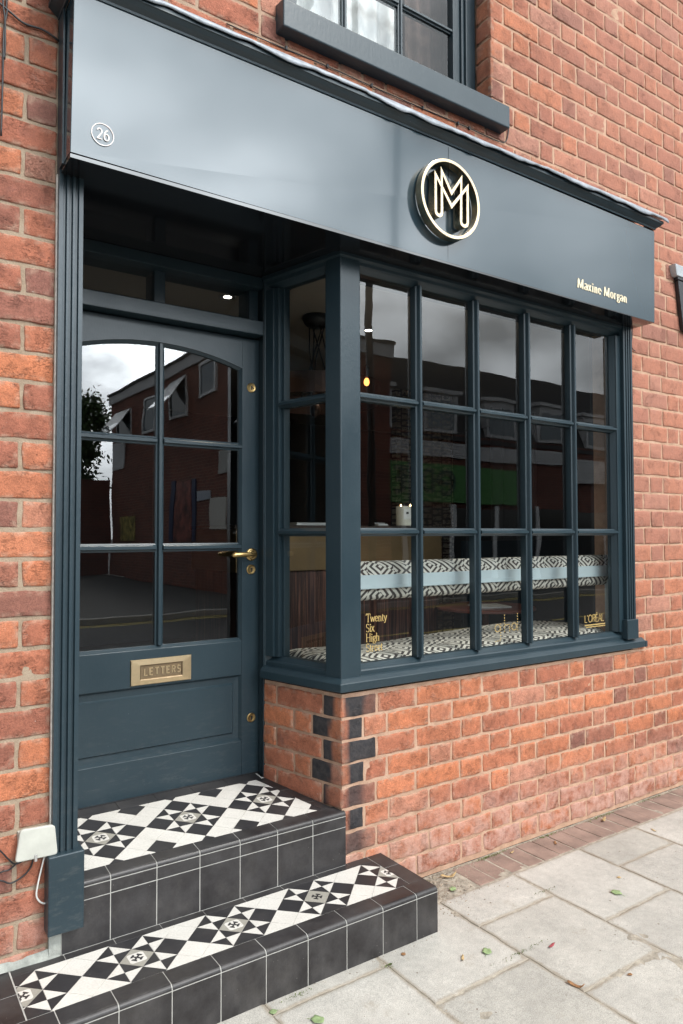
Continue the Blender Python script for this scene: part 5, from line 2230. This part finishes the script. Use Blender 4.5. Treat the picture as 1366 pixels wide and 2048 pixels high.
mb.build('bulb_cap', BLACKPL, pend)


def downlight(x, y, label):
    r = tag(empty('downlight', (x, y, IZ1)), label, 'lamp', 'recessed ceiling downlights')
    mb = MB()
    mb.lathe([(.023, -.0005), (.046, -.0005), (.046, -.006), (.023, -.004), (.023, -.0005)], (x, y, IZ1), (0, 0, 1), 24, cap=False)
    mb.build('trim_ring', ALU, r)
    mb = MB()
    mb.lathe([(.0, -.0008), (.022, -.0008)], (x, y, IZ1), (0, 0, 1), 24, cap=False)
    mb.build('lens', LAMPE, r)
    ld = bpy.data.lights.new('downlight_beam', 'SPOT')
    ld.energy = 13
    ld.spot_size = R(110)
    ld.spot_blend = .7
    ld.color = (1, .86, .66)
    ld.shadow_soft_size = .03
    lo = bpy.data.objects.new('downlight_beam', ld)
    lo.location = (0, 0, -.015)
    lo.parent = r
    col.objects.link(lo)


downlight(1.121, 1.19, 'small round downlight seen through the fanlight above the door')
downlight(2.139, 1.276, 'small round downlight seen through the top left window pane')

tb = tag(empty('round_table', (2.9, .98, .4)), 'low round dark wood table behind the window seat', 'table')
mb = MB()
mb.lathe([(.30, 0), (.325, .006), (.325, .018), (.31, .024)], (2.905, 1.03, .958), (0, 0, 1), 48)
mb.build('table_top', WOODT, tb)
mb = MB()
mb.lathe([(.17, 0), (.17, .01), (.03, .03), (.022, .10), (.022, .54), (.06, .556)], (2.905, 1.03, .40), (0, 0, 1), 24)
mb.build('pedestal', WOODT, tb)
mg = MB()
mg.obox((2.74, .90, .983), (.20, -.07, 0), (.075, .20, 0), (0, 0, .010))
tag(mg.build('magazine', PAPER, None), 'magazine lying on the round dark table', 'magazine')
pn = MB()
pn.box(3.42, 4.10, 2.60, 2.66, IZ0 + .002, IZ1 - .002)
tag(pn.build('wallpaper_screen', WALLP, None), 'tall panel papered with rows of vintage letterpress characters', 'screen')
pn = MB()
us = np.linspace(4.6, 5.25, 120)
sheet(pn, us, [.45, 2.70], lambda u, z: (u, 2.62 + .045 * math.sin(u * 38) + .012 * math.sin(u * 90), z))
tag(pn.build('grey_curtain', CURTAIN, None, smooth=True), 'long grey pleated curtain at the back of the salon', 'curtain')
pn = MB()
pn.box(3.55, 4.9, 1.9, 1.93, IZ0 + .001, 1.40)
tag(pn.build('navy_partition', INT_NAVY, None), 'low navy partition behind the round table', 'partition')

# ------------------------------------------------------------------ across the street (seen mirrored in the glass)
ob = tag(empty('brick_block', (7, -17, 0)), 'two storey brick block with open white windows across the street', 'building')
mb = MB()
mb.box(7.0, 10.9, -22.0, -12.0, 0, 6.0, 0)
o = mb.build('wall', OBR_Y, ob)
mb = MB()
mb.box(6.93, 10.97, -22.1, -11.93, 6.0, 6.32)
mb.build('roof_edge', WBOARD, ob)
mb = MB()
mb.box(6.88, 11.0, -22.15, -11.88, 6.3205, 6.40)
mb.build('roof', DARKTILE, ob)


def far_window(y0, y1, z0, z1, open_=False):
    mb = MB()
    w_ = .07
    mb.box(6.95, 6.999, y0, y1, z0, z0 + w_)
    mb.box(6.95, 6.999, y0, y1, z1 - w_, z1)
    mb.box(6.95, 6.999, y0, y0 + w_, z0 + w_, z1 - w_)
    mb.box(6.95, 6.999, y1 - w_, y1, z0 + w_, z1 - w_)
    f = mb.build('window', UPVC, ob)
    mb = MB()
    mb.box(6.985, 6.995, y0 + w_, y1 - w_, z0 + w_, z1 - w_)
    mb.build('window_pane', FGLASS, f)
    if open_:
        mb = MB()
        mb.prism([(6.94, y0, z1), (6.94, y1, z1), (6.30, y1, z0 + .25), (6.30, y0, z0 + .25)], (.03, 0, .03))
        mb.build('open_casement', UPVC, f)
        mb = MB()
        mb.prism([(6.915, y0 + .08, z1 - .07), (6.915, y1 - .08, z1 - .07), (6.31, y1 - .08, z0 + .29), (6.31, y0 + .08, z0 + .29)], (.012, 0, .012))
        mb.build('casement_glass', FGLASS, f)


far_window(-14.2, -13.2, 5.05, 6.0 - .05)
far_window(-16.4, -15.1, 4.7, 5.8, True)
far_window(-18.6, -17.5, 4.6, 5.7)
far_window(-21.4, -19.8, 4.5, 5.6, True)
def board(name, y0, y1, z0, z1, m, label):
    mb = MB()
    mb.box(6.955, 6.9975, y0, y1, z0, z1)
    tag(mb.build(name, m, None, bevel=.01), label, 'notice')


board('notice_board', -15.92, -14.75, 1.28, 2.93, simple('red_poster', (.22, .07, .055), .5, nscale=4, namp=.9), 'large red poster between two dark blue posts on the brick wall across the street')
board('blue_post', -16.30, -16.0, 1.26, 3.0, simple('blue_post_paint', (.03, .045, .11), .5), 'blue post at the far side of the red poster')
board('blue_post', -14.70, -14.46, 1.30, 2.95, bpy.data.materials['blue_post_paint'], 'blue post at the near side of the red poster')
board('notice_board', -13.54, -12.55, 1.57, 2.35, simple('white_notice', (.62, .60, .55), .5), 'cream notice sheet on the brick wall across the street')
board('notice_board', -13.05, -12.25, 2.95, 3.56, simple('grey_notice', (.40, .40, .38), .5), 'grey notice high on the brick wall across the street')
board('notice_board', -14.37, -13.55, 2.34, 2.58, simple('pale_sign', (.45, .50, .58), .5), 'narrow pale blue sign on the brick wall across the street')
board('notice_board', -20.9, -19.3, 1.25, 2.09, simple('bright_poster', (.35, .30, .10), .5, nscale=5, namp=.9), 'yellow and red poster further down the brick wall')
board('notice_board', -21.9, -20.6, 3.72, 4.6, simple('blank_white_board', (.60, .62, .64), .5), 'blank white board high on the far end of the brick wall')

lw = MB()
lw.box(2.0, 7.0, -22.6, -22.2, 0, 3.4)
tag(lw.build('low_wall', OBR_X, None), 'lower brick wall beside the brick block across the street', 'wall')

te = tag(empty('terrace_row', (17, -14, 0)), 'terrace of shops with dark mansard roof and white dormers across the street', 'building')
X0T, X1T = 10.9, 30
mb = MB()
mb.box(X0T + .01, X1T, -20, -14.05, 0, 4.6)
mb.build('wall', OBR_X, te)
mb = MB()
mb.prism([(X0T + .01, -14.0, 4.4), (X0T + .01, -14.9, 6.98), (X0T + .01, -19, 6.98), (X0T + .01, -19, 4.4)], (X1T - X0T, 0, 0))
mb.build('mansard_roof', DARKTILE, te)
mb = MB()
for i in range(5):
    mb.box(X0T, 20.3, -13.985, -13.95, 3.86 + i * .092, 3.945 + i * .092)
for i in range(9):
    mb.box(20.3, X1T, -13.90, -13.85, 3.30 + i * .096, 3.388 + i * .096)
mb.build('white_fascia', WBOARD, te)
sg = MB()
sg.box(X0T + .1, 17.9, -13.97, -13.90, 2.45, 3.62)
sgo = sg.build('sign_board', GREENS, te)
mb = MB()
LET = simple('sign_letter', (.025, .08, .045), .5)
text(mb, 'e', SAN, (14.9, -13.895, 2.72), (-1, 0, 0), (0, 0, 1), 1.0, .16, .14, depth=.03)
mb.build('sign_letter', LET, sgo)
mb = MB()
text(mb, 'D', SAN, (14.05, -13.895, 2.78), (-1, 0, 0), (0, 0, 1), .66, .22, .2, depth=.03)
mb.build('sign_letter', LET, sgo)
mb = MB()
text(mb, 'E', SAN, (12.9, -13.895, 2.78), (-1, 0, 0), (0, 0, 1), .66, .2, .2, depth=.03)
mb.build('sign_letter', LET, sgo)
for i, x in enumerate((11.2, 13.75, 16.4, 18.8, 21.3, 23.8, 26.3)):
    mb = MB()
    mb.box(x, x + 1.35, -14.8, -13.99, 4.62, 5.78)
    d_ = mb.build('dormer', WBOARD, te)
    mb = MB()
    mb.box(x - .1, x + 1.45, -14.9, -13.9, 5.7805, 5.90)
    mb.build('dormer_roof', WBOARD, d_)
    mb = MB()
    mb.box(x + .12, x + 1.23, -13.988, -13.975, 4.74, 5.55)
    mb.build('dormer_glass', FGLASS, d_)
mb = MB()
for x in np.arange(11.2, 29, 1.9):
    mb.box(x, x + 1.7, -14.04, -14.0, .5, 2.3)
mb.build('shop_glass', DKGLASS, te)
mb = MB()
for x in np.arange(11.2, 29, 1.9):
    mb.box(x + 1.71, x + 1.89, -14.04, -13.96, 0, 2.4)
mb.build('shop_post', UPVC, te)

pole = tag(empty('street_lamp', (3.75, -3.3, 0)), 'tall dark steel lamp post at the kerb, leaning a little', 'street lamp')
mb = MB()
mb.tube([(3.77, -3.3, -.1), (3.74, -3.3, 3), (3.68, -3.3, 7.5)], [.045, .040, .032], 16)
mb.build('column', simple('dark_steel', (.04, .036, .034), .5), pole, smooth=True)
mb = MB()
mb.tube([(3.68, -3.3, 7.4), (3.68, -4.3, 7.7)], .03, 10)
mb.box(3.58, 3.78, -4.9, -4.25, 7.62, 7.74)
mb.build('lamp_head', simple('grey_lamp', (.3, .3, .3), .5), pole)

tr = tag(empty('street_tree', (7.9, -31, 0)), 'tall leafy tree beyond the low wall across the street', 'tree')
mb = MB()
mb.tube([(7.7, -31, 0), (7.75, -31, 2.5), (7.6, -31, 5)], [.25, .18, .08], 10)
for i in range(7):
    t = i * .9
    mb.tube([(7.7, -31, 2.2 + i * .4), (7.7 + 1.4 * math.cos(t), -31 + 1.4 * math.sin(t), 3.4 + i * .5)], [.07, .02], 6)
mb.build('trunk', BARK, tr)
nl = 26000
cen = np.stack((rng.normal(7.45, .70, 60), rng.normal(-31, .9, 60), rng.uniform(3.0, 7.4, 60)), 1)
pick = cen[rng.integers(0, 60, nl)] + rng.normal(0, .33, (nl, 3))
V_, F_ = [], []
for i, p in enumerate(pick):
    a, b = rng.normal(size=3), rng.normal(size=3)
    a = a / np.linalg.norm(a) * .13
    b = b / np.linalg.norm(b) * .08
    V_ += [tuple(p - a), tuple(p + b), tuple(p + a), tuple(p - b)]
    F_.append((4 * i, 4 * i + 1, 4 * i + 2, 4 * i + 3))
mb = MB()
mb.add(V_, F_)
mb.build('crown', LEAFM, tr)
